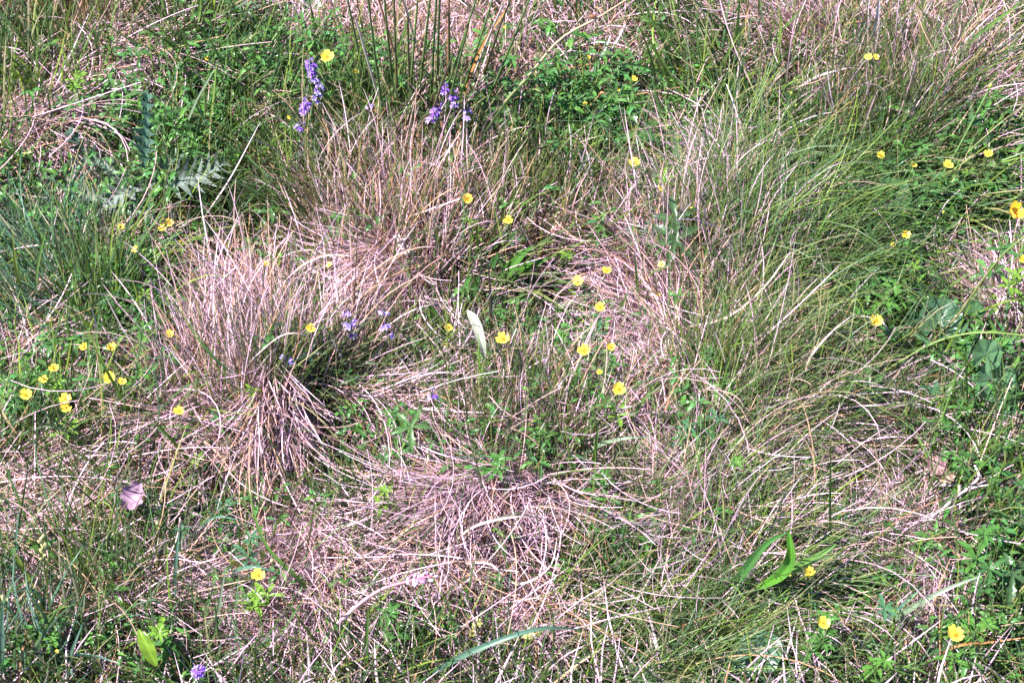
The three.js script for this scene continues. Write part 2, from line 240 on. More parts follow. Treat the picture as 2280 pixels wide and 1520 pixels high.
tussock('tall tussock of grey straw and green blades beside the paired yellow flowers', 1930, 270, .05, [[450, 'green', .15, 8, 40, 85, .7, 1.8, 1.2], [320, 'dry', .15, 8, 44, 92, .6, 2, 1.2], [500, 'olive', .14, 25, 62, 38, .85, 3], [200, 'tan', .10, 10, 60, 60, .5, 4]]);
tussock('arching pale straw tussock bowed over like a fountain', 1850, 125, .03, [[500, 'dry', .12, 40, 68, 165, .85, 7, 1.2], [200, 'tan', .10, 30, 70, 180, .8, 7]]);
tussock('green tussock swept sideways below the two unopened yellow buds', 1590, 310, .045, [[500, 'green', .15, 58, 80, 22, .95, 2.0, 1.1], [260, 'olive', .16, 60, 80, 20, .95, 2], [150, 'dry', .13, 50, 80, 20, .9, 2.5]]);
tussock('straw tussock spreading under the group of four yellow flowers', 2070, 330, .055, [[600, 'dry', .13, 55, 80, 28, .92, 3], [400, 'green', .12, 40, 75, 38, .85, 3], [300, 'olive', .12, 40, 75, 36, .85, 3]]);
tussock('small upright brown tuft under the tangle of straw loops', 1310, 1300, .018, [[220, 'tan', .08, 5, 45, 85, .5, 3], [110, 'olive', .08, 5, 50, 80, .5, 3]]);
tussock('thin reddish tuft at the top edge behind the thistle', 190, 50, .035, [[260, 'tan', .09, 5, 45, 85, .5, 3], [160, 'green', .09, 5, 45, 85, .5, 3]]);

// ---------------------------------------------------------------- leaves, petals and stems
// a leaf along +z from its foot, face up: outline given by width(t), folded along the midrib, arched, with pleats
function leafGeo({ len, width, n = 8, m = 4, fold = .2, arch = .3, twist = 0, wave = 0, rib = 1.25, color = [.07, .15, .03], edge = null, tipColor = null, spread = 1 }) {
  const p = [], c = [], idx = [], uv = [];
  let y = 0, z = 0, a = arch * -.35;
  for (let i = 0; i <= n; i++) {
    const t = i / n, w = width(t) * .5;
    for (let j = 0; j <= m; j++) {
      const u = j / m * 2 - 1, x = u * w, up = Math.abs(u) * w * fold + wave * Math.sin(t * 30 + u * 3) * Math.abs(u), tw = twist * t;
      p.push(x * Math.cos(tw) * spread - up * Math.sin(tw), y + up * Math.cos(tw) + x * Math.sin(tw), z); uv.push(u, t);
      let k = mix(color, edge ?? color, Math.abs(u) ** 2); if (tipColor) k = mix(k, tipColor, t * t);
      k = mul(k, Math.abs(u) < .12 ? rib : 1 + .16 * Math.sin(j * 2.3 + i * 1.9)); c.push(...k);
    }
    a += arch / n; y += Math.sin(-a) * len / n; z += Math.cos(a) * len / n;
  }
  for (let i = 0; i < n; i++) for (let j = 0; j < m; j++) { const q = i * (m + 1) + j; idx.push(q, q + m + 1, q + 1, q + 1, q + m + 1, q + m + 2); }
  return finish(p, c, idx);
}
function finish(p, c, idx) {
  const g = new THREE.BufferGeometry();
  g.setAttribute('position', new THREE.Float32BufferAttribute(p, 3)); g.setAttribute('color', new THREE.Float32BufferAttribute(c, 3)); g.setIndex(idx); g.computeVertexNormals(); return g;
}
function stemGeo(pts, r0, r1, color, color1 = color, sides = 5) {
  const curve = new THREE.CatmullRomCurve3(pts), n = Math.max(6, pts.length * 3), g = new THREE.TubeGeometry(curve, n, 1, sides), P = g.attributes.position, c = [];
  for (let i = 0; i <= n; i++) {
    const o = curve.getPointAt(i / n), r = r0 + (r1 - r0) * i / n;
    for (let j = 0; j <= sides; j++) { const k = i * (sides + 1) + j; P.setXYZ(k, o.x + (P.getX(k) - o.x) * r, o.y + (P.getY(k) - o.y) * r, o.z + (P.getZ(k) - o.z) * r); c.push(...mix(color, color1, i / n)); }
  }
  g.setAttribute('color', new THREE.Float32BufferAttribute(c, 3)); g.deleteAttribute('uv'); return g;
}
function paint(g, color) { const n = g.attributes.position.count, c = []; for (let i = 0; i < n; i++) c.push(...color); g.setAttribute('color', new THREE.Float32BufferAttribute(c, 3)); return g; }
// turns the object's +y to UP and its +z as near as may be to FWD
function aim(o, up, fwd) { const y = up.clone().normalize(), x = new THREE.Vector3().crossVectors(y, fwd).normalize(), z = new THREE.Vector3().crossVectors(x, y); o.quaternion.setFromRotationMatrix(new THREE.Matrix4().makeBasis(x, y, z)); return o; }
const TOCAM = camera.position.clone().normalize();

// small toothed leaflets of the creeping herb, some lengths and greens
const toothed = (w) => (t) => w * Math.pow(Math.sin(Math.PI * Math.min(1, .04 + t * .93)), .8) * (.45 + .75 * t) * (1 + (t > .35 && t < .95 ? .28 * (Math.sin(t * 34) > 0 ? 1 : -1) * t : 0));
const HERB = [];
for (const c of [[.052, .165, .024], [.075, .21, .024], [.038, .125, .026], [.13, .26, .022], [.05, .15, .065]]) for (const [l, w] of [[.011, .0042], [.014, .005], [.009, .0038]]) HERB.push(leafGeo({ len: l, width: toothed(w * .82), n: 9, m: 2, fold: .45, arch: R(.3, .9), color: c, edge: mul(c, 1.12) }));
// a leafy shoot: whorls of leaflets up a short stem, built at O's own origin
function shoot(o, h, whorls, tilt, sc = 1, per = 6) {
  const top = V(tilt.x * h, h, tilt.z * h), pts = [V(0, -.004, 0), V(tilt.x * h * .3, h * .55, tilt.z * h * .3), top], cv = new THREE.CatmullRomCurve3(pts), tone = Math.floor(rnd() * 5) * 3;
  part('stem', stemGeo(pts, .0007, .0005, [.14, .12, .05], [.1, .17, .05]), stemMat, o);
  for (let k = 0; k < whorls; k++) {
    const t = whorls > 1 ? .35 + .65 * k / (whorls - 1) : 1, q = cv.getPoint(t), a0 = rnd() * 6.28, s = sc * (k === whorls - 1 ? .8 : 1.1);
    for (let i = 0; i < per; i++) {
      const a = a0 + i / per * 6.283 + R(-.25, .25), out = V(Math.cos(a), 0, Math.sin(a)), e = R(.05, .75), l = part('leaf', HERB[tone + Math.floor(rnd() * 3)], leafMat, o);
      l.position.copy(q); l.scale.setScalar(s * R(.75, 1.2));
      aim(l, V(0, 1, 0).multiplyScalar(Math.cos(e)).addScaledVector(out, -Math.sin(e) * .6), out.clone().multiplyScalar(Math.cos(e)).add(V(0, Math.sin(e), 0)));
    }
  }
}

const BLADELEAF = leafGeo({ len: .014, width: (t) => .0034 * Math.sin(Math.PI * Math.min(1, .12 + .88 * t)), n: 6, m: 2, color: [.06, .14, .05] });

// ---------------------------------------------------------------- yellow flowers
const Y0 = [.88, .60, .015], Y1 = [.90, .76, .10];
const petalGeo = (w, l, cup, c0 = Y0, c1 = Y1) => {
  const p = [], c = [], idx = [], n = 6, m = 4;
  for (let i = 0; i <= n; i++) for (let j = 0; j <= m; j++) {
    const t = i / n, u = j / m * 2 - 1, ww = w * .5 * (.25 + .75 * Math.pow(Math.sin(Math.PI * (.08 + .58 * t)), .9)) * (t > .85 ? .93 : 1), notch = t * t * t * l * .16 * (1 - Math.abs(u)) + t * t * l * .14 * u * u * u * u;
    const z = .0009 + t * l - notch; p.push(u * ww, cup * z * z / l + .12 * ww * u * u * (t - .3), z); c.push(...mix(c0, c1, Math.max(0, t)));
  }
  for (let i = 0; i < n; i++) for (let j = 0; j < m; j++) { const q = i * (m + 1) + j; idx.push(q, q + m + 1, q + 1, q + 1, q + m + 1, q + m + 2); }
  return finish(p, c, idx);
};
const PETALS = { 4: petalGeo(.0062, .0058, .28), 5: petalGeo(.0058, .0064, .35), 6: petalGeo(.0088, .0098, .75, [.88, .48, .006], [.9, .58, .01]) };
const PALE = petalGeo(.0062, .0058, .3, [.86, .62, .12], [.9, .80, .38]);
const centreGeo = (() => {
  const a = [];
  const dome = new THREE.SphereGeometry(.0013, 10, 6, 0, 6.283, 0, 1.6); dome.scale(1, .8, 1); dome.deleteAttribute('uv'); a.push(paint(dome, [.55, .38, .02]));
  for (let i = 0; i < 14; i++) { const q = new THREE.SphereGeometry(.00042, 5, 4), t = i * 2.4, r = .0009 + .0008 * (i % 2); q.deleteAttribute('uv'); q.translate(Math.cos(t) * r, .0013 + .0004 * (i % 3), Math.sin(t) * r); a.push(paint(q, [.80, .40, .01])); }
  return mergeGeometries(a);
})();
const sepalGeo = leafGeo({ len: .0042, width: (t) => .0022 * Math.sin(Math.PI * Math.min(1, .2 + .8 * t)) + .0001, n: 4, m: 2, color: [.1, .2, .04] });
const budGeo = (() => { const g = new THREE.SphereGeometry(.0026, 10, 8); g.scale(1, 1.25, 1); g.translate(0, .0026, 0); g.deleteAttribute('uv'); return paint(g, [.42, .46, .06]); })();
const paleBudGeo = paint(budGeo.clone(), [.58, .56, .26]);
// [x, y, size, petals (0 = bud), stem height, tilt to the picture's right, tilt towards the viewer, label, pale?]
const FLOWERS = [
  [728, 127, 1.15, 5, .07, 0, .5, 'large orange-yellow flower touching the tall purple flower spike'],
  [460, 131, .55, 4, .03, .2, .2, 'tiny yellow flower alone on the matted straw near the top edge'],
  [643, 262, .5, 4, .03, .3, .1, 'tiny yellow flower low beside the lowest purple spike'],
  [790, 160, .7, 4, .04, .5, -.1, 'orange-yellow flower half hidden behind the dark rush stems'],
  [1123, 61, .35, 4, .04, .3, .2, 'tiny yellow flower topmost of all, on a dead brown stem'],
  [1310, 127, .45, 4, .04, .6, .1, 'small orange-yellow flower beside the bent rush stem'],
  [1411, 176, .7, 4, .05, .4, .2, 'yellow flower turned sideways near the brown dead leaf'],
  [1376, 200, .4, 4, .035, 0, .2, 'small dull orange flower just below a sideways yellow flower'],
  [1303, 232, .5, 4, .04, -.2, .3, 'small deep yellow flower on a leafy shoot between dark blades'],
  [1467, 281, .45, 4, .03, .1, -.1, 'small flat yellow flower above a three-part leaf'],
  [1934, 128, .75, 4, .09, -.3, .3, 'yellow flower of a touching pair high on grey straw, darker one'],
  [1949, 127, .7, 4, .09, .4, .3, 'yellow flower of a touching pair high on grey straw, paler one'],
  [1770, 178, .55, 4, .05, .5, 0, 'faded cream-yellow flower above an unopened yellow bud', 1],
  [1762, 208, .8, 0, .05, .3, 0, 'unopened yellow-green bud on a slanting stem under the faded flower'],
  [1772, 236, .65, 0, .04, .3, 0, 'smaller green bud lower of two on slanting stems'],
  [2205, 192, .85, 0, .08, .2, 0, 'unopened yellow bud at the tip of a long slanting stem'],
  [2203, 57, .5, 4, .04, 0, .2, 'small yellow flower near the top edge in the sparse straw'],
  [1558, 210, .45, 4, .03, .2, -.1, 'small orange-tinged yellow flower at the foot of upright blades'],
  [1412, 362, 1.0, 4, .05, .1, .25, 'bright pale yellow flower between the pale straw and the green shoots'],
  [1960, 346, .85, 4, .05, .2, .5, 'yellow flower set apart to one side of the row of four, bowl open'],
  [2033, 368, .75, 4, .04, .3, 0, 'yellow flower turned away, second in the row of four'],
  [2110, 368, 1.0, 4, .05, .4, .4, 'yellow flower crossed by a slanting stem, third in the row'],
  [2200, 343, .9, 4, .05, .1, .1, 'yellow flower seen flat on edge, last in the row of four'],
  [1040, 444, 1.0, 5, .05, 0, .6, 'round bright yellow flower on the wide brown tussock'],
  [1131, 491, .9, 4, .05, 0, .4, 'yellow flower standing near the dark sedge spikes'],
  [1537, 471, .9, 4, .05, .2, .1, 'yellow flower on the pale straw of the large tussock'],
  [1470, 420, .55, 4, .05, .1, .1, 'small flat yellow flower over a dark hand-shaped leaf'],
  [2255, 477, 1.0, 6, .10, .65, .3, 'large glossy orange-yellow cup-shaped flower leaning out of the picture'],
  [2101, 473, .7, 0, .05, 0, .3, 'yellow-green bud beside the round leaf with a bright lobe'],
  [2017, 523, .85, 4, .06, .3, .5, 'yellow flower on a thin stem above the dark shaded hollow'],
  [1988, 545, .5, 4, .04, 0, 0, 'small dull orange flower just below the one over the dark hollow'],
  [2276, 578, .8, 4, .05, .3, .3, 'yellow flower cut off by the edge of the picture under the glossy cup-shaped flower'],
  [376, 496, .85, 4, .05, .3, .4, 'deeper yellow flower of a pair in the dark hollow below the thistle'],
  [360, 509, .85, 4, .045, -.2, .1, 'paler flat yellow flower of a pair in the dark hollow below the thistle'],
  [270, 506, .7, 4, .04, 0, -.1, 'yellow flower seen on edge under the lower thistle leaf'],
  [303, 557, .8, 4, .05, -.5, .2, 'yellow flower at the tip of a slanting green blade'],
  [402, 538, .5, 4, .03, .4, .2, 'small pale yellow flower beside the broad dark green leaf'],
  [592, 588, .6, 4, .04, 0, .4, 'small yellow flower in the straw fan beside a yellow leaf'],
  [733, 590, .6, 4, .05, -.6, .2, 'narrow yellow flower seen sideways beyond the straw fan'],
  [691, 732, .85, 4, .06, .2, .3, 'round yellow flower on the straw fan tussock'],
  [735, 733, .55, 4, .04, 0, -.1, 'small flat yellow flower next to the round one on the straw fan'],
  [377, 744, .8, 4, .04, .2, .5, 'yellow flower opening sideways at the foot of a broad green leaf'],
  [188, 773, .8, 4, .05, -.5, .3, 'narrow yellow flower seen sideways by the upright green tuft'],
  [248, 773, .85, 4, .05, .1, .4, 'round yellow flower just in front of the upright green tuft'],
  [120, 821, .95, 4, .05, 0, .1, 'yellow flower seen on edge above the two largest yellow flowers'],
  [97, 845, .8, 4, .05, -.2, .3, 'yellow flower lower of the two above the largest pair'],
  [58, 880, 1.15, 4, .06, 0, .7, 'large four-petalled yellow flower nearest the edge of the picture'],
  [145, 888, 1.05, 4, .06, -.1, .6, 'large pale yellow flower overlapping another, upper one'],
  [146, 907, .95, 4, .055, .1, .6, 'large yellow flower overlapping another, lower one'],
  [243, 842, 1.05, 5, .05, .1, .5, 'orange-centred yellow flower crossed by a long green blade'],
  [270, 850, .8, 4, .05, .3, 0, 'pale yellow flower tucked beside the crossed orange-centred flower'],
  [398, 917, .95, 4, .05, 0, 0, 'flat pale yellow flower lying over the pink combed straw'],
  [1350, 603, .9, 4, .05, .3, .1, 'yellow flower on a pale arching stem above the dark gap'],
  [1287, 627, 1.0, 4, .06, -.1, .7, 'open four-petalled yellow flower over the dark lance leaf'],
  [1335, 685, .95, 4, .06, .1, .2, 'yellow flower facing up from the dark gap in the straw'],
  [1472, 589, .7, 4, .05, .2, .2, 'washed-out pale flower on the bright straw', 1],
  [1462, 656, .6, 4, .04, .2, -.1, 'small orange flower half buried in the bright straw'],
  [998, 730, .75, 4, .05, .1, .2, 'orange-yellow flower beside the big folded leaf'],
  [992, 768, .5, 4, .03, .1, .1, 'small dull orange flower below the orange-yellow one by the folded leaf'],
  [1119, 755, 1.15, 4, .06, 0, .4, 'bright yellow flower with a blade across it beyond the folded leaf'],
  [1300, 781, 1.1, 4, .06, -.1, .75, 'open pale yellow flower showing four rounded petals in mid meadow'],
  [1358, 773, .85, 4, .05, .6, .3, 'yellow flower in profile beside the open four-petalled flower'],
  [1335, 829, .55, 4, .04, 0, .2, 'small yellow flower between the open flower and the palest flower'],
  [1377, 868, 1.15, 5, .07, .1, .6, 'palest and brightest yellow flower in front of the bright straw'],
  [1298, 716, .5, 0, .04, 0, .2, 'tiny yellow bud in the dark gap under two yellow flowers'],
  [791, 722, .5, 4, .04, 0, .2, 'small yellow flower among the violet florets'],
  [1951, 715, 1.1, 5, .06, .1, .7, 'large yellow flower on the green shoots beside the dark round leaf'],
  [1833, 955, .7, 0, .05, -.2, .2, 'pale unopened bud at the tip of a branching green runner', 1],
  [575, 1281, 1.1, 4, .06, -.1, .5, 'yellow flower with an orange centre beside the bluish arched blade'],
  [1801, 1274, 1.0, 4, .06, .2, .6, 'yellow flower near the tip of the broad pale blade'],
  [1832, 1387, 1.05, 5, .06, .3, .7, 'yellow flower on shoots between two long blue-green blades'],
  [2126, 1413, 1.35, 5, .06, .3, .4, 'largest yellow flower low in the picture, seen as a cup'],
  [1760, 1281, .6, 0, .05, 0, .3, 'yellow-green buds just beside the flower at the broad pale blade'],
  [351, 1165, .8, 0, .06, -.4, .2, 'pale cream bud on a thick bright green stalk', 1],
  [606, 1248, .7, 0, .05, -.1, .3, 'pale round bud above the yellow flower with an orange centre', 1],
  [125, 1452, .5, 4, .03, 0, 0, 'tiny dull yellow flower near the bottom edge'],
];
const SHOOTED = new Set([1, 8, 18, 26, 32, 44, 48, 53, 54, 61, 66, 68, 70, 71]);
FLOWERS.forEach(([x, y, size0, petals, h, tx, tc, label, pale], i) => {
  const size = size0 * (petals === 6 ? .85 : .74);
  const head = at(x, y, h + .015), foot = V(head.x + R(-.012, .012) - tx * .018, 0, head.z + R(-.01, .012)); foot.y = ground(foot.x, foot.z) - .003;
  const o = thing(petals ? 'yellow_flower' : 'flower_bud', label, petals ? 'flower' : 'flower bud', foot, petals ? 'small yellow flowers scattered over the meadow' : 'unopened flower buds');
  const top = head.clone().sub(foot), up = V(tx * .9 + R(-.1, .1), 1, 0).normalize().addScaledVector(TOCAM, tc * 1.1).normalize();
  part('stem', stemGeo([V(0, 0, 0), V(top.x * .2 + R(-.004, .004), top.y * .55, top.z * .3), top.clone().addScaledVector(up, -.004), top.clone().addScaledVector(up, -.0004)], .0006, .0005, [.16, .15, .06], [.12, .19, .06]), stemMat, o);
  const fwd = V(Math.cos(i * 2.1), .01, Math.sin(i * 2.1));
  if (!petals) {
    const b = part('bud', pale ? paleBudGeo : budGeo, petalMat, o); b.position.copy(top).addScaledVector(up, -.001); b.scale.setScalar(size); aim(b, up, fwd);
    for (let k = 0; k < 5; k++) { const l = part('sepal', sepalGeo, leafMat, o), a = V(Math.cos(k * 1.257), 0, Math.sin(k * 1.257)).applyQuaternion(b.quaternion); l.position.copy(top); l.scale.setScalar(size * .8); aim(l, a.clone().negate().addScaledVector(up, .3), up.clone().addScaledVector(a, .75)); }
    if (!pale) for (let k = 0; k < 3; k++) { const l = part('leaf', HERB[3 + k], leafMat, o), a = V(Math.cos(k * 2.1), 0, Math.sin(k * 2.1)); l.position.copy(top).multiplyScalar(.75); aim(l, V(0, 1, 0), a); l.scale.setScalar(.8); }
    return;
  }
  const q = new THREE.Object3D(); aim(q, up, fwd);
  for (let k = 0; k < (petals === 6 ? 5 : petals); k++) {
    const a = k / (petals === 6 ? 5 : petals) * 6.283 + R(-.1, .1), out = V(Math.cos(a), 0, Math.sin(a)).applyQuaternion(q.quaternion), f = part('petal', pale ? PALE : PETALS[petals], petalMat, o), lift = R(-.05, .3);
    f.position.copy(top); f.scale.setScalar(size * R(.92, 1.06)); aim(f, up.clone().addScaledVector(out, -lift), out.clone().addScaledVector(up, lift));
  }
  const c = part('flower_centre', centreGeo, petalMat, o); c.position.copy(top).addScaledVector(up, .0002); c.quaternion.copy(q.quaternion); c.scale.setScalar(size * (petals === 6 ? 1.4 : 1));
  for (let k = 0; k < 4; k++) { const a = k * 1.571 + .78, out = V(Math.cos(a), 0, Math.sin(a)).applyQuaternion(q.quaternion), l = part('sepal', sepalGeo, leafMat, o); l.position.copy(top).addScaledVector(up, -.0008); l.scale.setScalar(size); aim(l, up, out); }
  if (SHOOTED.has(i) || i % 3 === 0) for (let k = 0; k < 5; k++) { const a = k * 1.257 + i, l = part('leaf', HERB[(k % 3) + (i % 5) * 3], leafMat, o); l.position.copy(top).multiplyScalar(.62); l.scale.setScalar(1.05); aim(l, V(-Math.cos(a) * .3, 1, -Math.sin(a) * .3), V(Math.cos(a), .3, Math.sin(a))); }
});

// ---------------------------------------------------------------- purple flower spikes
const P0 = [.30, .13, .62], P1 = [.17, .045, .42];
const floretGeo = (pale) => {
  const c0 = pale ? [.44, .34, .72] : P0, c1 = pale ? [.28, .17, .60] : P1, a = [];
  for (const s of [-1, 1]) { const w = leafGeo({ len: .0062, width: (t) => .0042 * Math.sin(Math.PI * (.12 + .8 * t)), n: 5, m: 2, fold: .25, arch: .5, color: c1, tipColor: c0 }); w.rotateZ(s * .35); w.rotateY(s * .75); a.push(w); }
  const tube = leafGeo({ len: .0066, width: (t) => .0020 * (1 - .3 * t), n: 4, m: 2, fold: -.9, arch: .3, color: mix(c0, [.8, .7, .9], .25) }); a.push(tube);
  const k = leafGeo({ len: .0035, width: (t) => .0026 * Math.sin(Math.PI * (.15 + .7 * t)), n: 3, m: 2, arch: -.8, color: c0 }); k.rotateX(-.6); k.translate(0, .0004, .0006); a.push(k);
  return mergeGeometries(a);
};
const FLORETS = [floretGeo(false), floretGeo(true)];
// [x0, y0 top, x1, y1 lowest floret, florets, pale, size, label]
const SPIKES = [
  [688, 128, 700, 180, 14, 0, 1.15, 'tall purple flower spike beside the large orange-yellow flower'],
  [712, 186, 706, 222, 9, 1, 1.0, 'paler violet spike hanging just below the tall purple spike'],
  [682, 222, 678, 250, 10, 0, 1.0, 'purple spike leaning beside a narrow upright blade, below the tall ones'],
  [672, 272, 664, 288, 5, 0, .9, 'lowest small purple spike of the cluster by the orange-yellow flower'],
  [990, 184, 988, 205, 9, 0, .9, 'dark violet spike partly behind a rush stem'],
  [1012, 206, 1012, 238, 9, 0, .95, 'slim violet spike between two dark rush stems'],
  [974, 232, 962, 266, 13, 0, 1.0, 'dense purple spike at the foot of the rush stems'],
  [1042, 240, 1040, 262, 5, 1, .8, 'faint lilac spike lost in the straw beside the rush clump'],
  [776, 692, 784, 738, 6, 1, 1.2, 'spike of five pale violet florets around a small yellow flower'],
  [853, 690, 862, 745, 5, 1, 1.1, 'loose pale violet spike just across from the violet florets with the yellow flower'],
  [636, 796, 638, 802, 2, 1, 1.2, 'single pale violet floret above the dense green tuft'],
  [963, 872, 964, 886, 4, 1, .75, 'tiny violet spike alone in the middle of the straw'],
  [444, 1488, 438, 1496, 9, 0, 1.0, 'deep violet flower head at the bottom edge'],
  [822, 231, 822, 236, 2, 1, .8, 'two small lilac florets among the rush stems'],
];
SPIKES.forEach(([x0, y0, x1, y1, n, pale, size, label], i) => {
  const h = .068 + (y1 - y0) * .0003, top = at(x0, y0, h), low = at(x1, y1, h - (y1 - y0) * .00036), foot = V(low.x + R(-.008, .008), 0, low.z + .008); foot.y = ground(foot.x, foot.z) - .003;
  const o = thing('purple_flower_spike', label, 'flower', foot, 'purple flower spikes in the grass'), a = top.clone().sub(foot), b = low.clone().sub(foot);
  part('stem', stemGeo([V(0, 0, 0), b.clone().multiplyScalar(.5).add(V(.002, .004, 0)), b, a.clone().add(V(0, .004, 0))], .0007, .0004, [.1, .15, .05], [.14, .10, .2]), stemMat, o);
  for (let k = 0; k < n; k++) {
    const t = n > 1 ? k / (n - 1) : .5, ang = k * 2.4 + i, out = V(Math.cos(ang), R(-.3, .5), Math.sin(ang) + .45).normalize(), f = part('floret', FLORETS[rnd() < .15 ? 1 - pale : pale], petalMat, o);
    f.position.copy(a).lerp(b, t).addScaledVector(out, .0016); f.scale.setScalar(size * R(.48, .78) * (t < .2 && n > 4 ? .7 : 1)); aim(f, V(0, 1, 0).addScaledVector(out, .3), out);
  }
  for (let k = 0; k < 3; k++) { const ang = k * 2.2 + i, l = part('leaf', BLADELEAF, leafMat, o); l.position.copy(b).multiplyScalar(.2 + .22 * k); aim(l, V(0, 1, 0), V(Math.cos(ang), .7, Math.sin(ang))); }
});

// ---------------------------------------------------------------- leafy shoots [x, y, height, whorls, lean, size, label]
const SHOOTS = [
  [155, 150, .05, 3, .2, 1, 'yellow-green leafy shoot on the straw mat near the top corner'], [130, 195, .035, 2, .3, 1.1, 'fern-like bright shoot just above the flat straw mat'],
  [290, 235, .04, 2, 0, 1, 'bright shoot behind the upright thistle leaf'], [375, 245, .04, 3, .1, 1, 'dark glossy shoots between the thistle and the slanting blades'],
  [1110, 60, .04, 2, .2, 1, 'pale green shoot near the topmost tiny flower'], [1285, 222, .04, 3, 0, 1, 'yellowish shoot holding the deep yellow flower'], [1235, 250, .035, 2, .1, 1, 'dark leafy shoot in the hollow under the bent rush stem'],
  [1445, 300, .045, 2, 0, 1.3, 'shoot with broad green leaflets beneath the small flat yellow flower'], [1500, 270, .03, 3, .2, .9, 'fine shoots beside the broad three-part leaf'], [1455, 390, .06, 3, .1, 1.3, 'bushy green shoots next to the bright pale yellow flower'],
  [735, 505, .05, 3, .1, 1.1, 'bright leafy shoot between the brown tussock and the straw fan'], [1060, 490, .05, 3, -.1, 1.1, 'leafy shoot at the foot of the round yellow flower'], [1250, 545, .045, 2, .1, 1, 'dark upright shoot below the pinkish seed head'],
  [310, 590, .05, 3, .2, 1, 'shoots with narrow whorled leaflets under the slanting-blade flower'], [325, 655, .05, 2, 0, 1.2, 'pale whorled shoot in the dark dip left of the pink straw'], [300, 745, .055, 3, .1, 1.2, 'dense green shoot beside the round yellow flower'],
  [285, 810, .05, 3, .2, 1.1, 'lush green shoots behind the orange-centred flower'], [110, 870, .05, 3, .1, 1.1, 'shoots between the two largest yellow flowers'], [105, 915, .04, 2, .2, 1, 'low shoot in front of the two largest yellow flowers'],
  [565, 880, .04, 3, 0, 1, 'small bright shoot on the straw beside the dense green tuft'], [715, 985, .06, 3, .2, 1.25, 'large toothed shoot standing in the dark hollow'], [1110, 1005, .06, 3, 0, 1.2, 'bright shoot in front of the thin green tuft'],
  [1290, 640, .045, 2, .1, 1.1, 'shoot under the open flower by the dark lance leaf'], [1300, 700, .04, 3, .1, 1, 'shiny shoot in the dark gap holding a tiny bud'], [1265, 745, .045, 3, -.1, 1.1, 'green shoot at the lower rim of the dark gap'],
  [1330, 870, .05, 2, .1, 1.1, 'thin shoot in front of the palest flower'], [1580, 760, .04, 2, 0, 1.1, 'lone bright shoot on the palest straw'], [1560, 930, .05, 3, .2, 1.15, 'leafy shoot at the lower foot of the brown and green tussock'], [1545, 975, .045, 3, -.1, 1.1, 'second shoot just below the brown tussock foot'],
  [1965, 640, .06, 3, .1, 1.3, 'leafy shoots above the large yellow flower by the round leaf'], [1960, 750, .05, 2, .1, 1.2, 'leafy shoot under the large yellow flower by the round leaf'],
  [420, 1055, .06, 3, .1, 1.15, 'tall shoot with silvery leaflets beside the lilac dead leaf'], [480, 1135, .055, 3, .1, 1.2, 'bright green shoot below the hanging straw'], [370, 1200, .05, 3, .2, 1.1, 'shoot carrying the pale cream bud'], [540, 1225, .055, 3, .1, 1.2, 'dark shoot beneath the bluish arched blade'],
  [555, 1320, .05, 3, .1, 1.2, 'leafy shoot under the yellow flower with an orange centre'], [340, 1390, .05, 3, .1, 1.3, 'fresh shoot beside the bright yellow-green leaf'], [105, 1390, .05, 3, .1, 1.1, 'yellowish shoot deep in the grass near the bottom corner'],
  [840, 1110, .05, 3, .1, 1.1, 'shoots at the edge of the glaring pink straw mound'], [840, 1030, .045, 2, .1, 1, 'shoot in the combed straw above the mound'], [1325, 1070, .05, 3, .1, 1.3, 'star-shaped bright shoot among pale straw'], [1305, 1185, .05, 3, .1, 1.2, 'yellow-green shoot beside the tangle of straw loops'],
  [1395, 1250, .06, 3, .2, 1.25, 'bushy shoot at the upper rim of the dark green tussock'], [1090, 1310, .05, 2, .1, 1.1, 'small bright shoot under the straw loops'], [1590, 1165, .05, 3, .1, 1.1, 'thin shoot on the steep pale straw'], [890, 1390, .06, 3, -.1, 1.3, 'shoot near the long blue-green blade foot'],
  [1605, 1060, .045, 2, .2, 1.1, 'shoot half hidden in the sweeping straw'], [1850, 1130, .05, 2, .1, 1.2, 'wiry shoot with three-part leaves over brown straw'], [1825, 1425, .06, 3, .1, 1.2, 'leafy shoot below the flower between two long blades'], [1945, 1375, .06, 2, .1, 1.4, 'star-leaved shoot at the foot of the long blue-green blades'],
  [2170, 1240, .06, 3, .1, 1.5, 'large palmate shoots under the forked dead twig'], [2180, 1300, .06, 3, .1, 1.4, 'dense shoots above the largest low flower'], [2150, 1370, .055, 3, .2, 1.3, 'shoots right beside the largest low flower'], [1945, 1450, .05, 3, .1, 1.3, 'shoot deep in straw near the bottom edge'], [2250, 1090, .06, 3, .1, 1.3, 'tall shoots at the picture edge above the forked twig'],
  [2120, 920, .05, 3, .1, 1.2, 'bright shoots among the grass below the tall pale leaf'], [2060, 910, .05, 2, .1, 1.1, 'shoot by the branching green runner'], [1790, 1060, .05, 3, .1, 1.1, 'shoots in the flattened brown straw'], [2060, 390, .05, 3, .1, 1.1, 'shoots under the flower turned away in the row of four'],
  [2120, 395, .05, 3, .2, 1.1, 'shoots under the flower crossed by a slanting stem'], [2240, 610, .05, 3, .1, 1.2, 'dark shoots under the cut-off flower at the picture edge'], [2020, 620, .045, 2, .1, 1.1, 'shoots over the dark shaded hollow'],
];
let h0 = 0;
for (const [x, y, h, n, lean, sc, label] of SHOOTS) {
  const p = at(x, y, h * .8 + .012); h0 = h + .011; p.y = ground(p.x, p.z) - .002;
  shoot(thing('leafy_shoot', label, 'plant', p, 'small leafy shoots in the grass'), h0, n, V(lean, 0, R(-.2, .3)), sc * .8, Math.round(R(5, 8)));
}
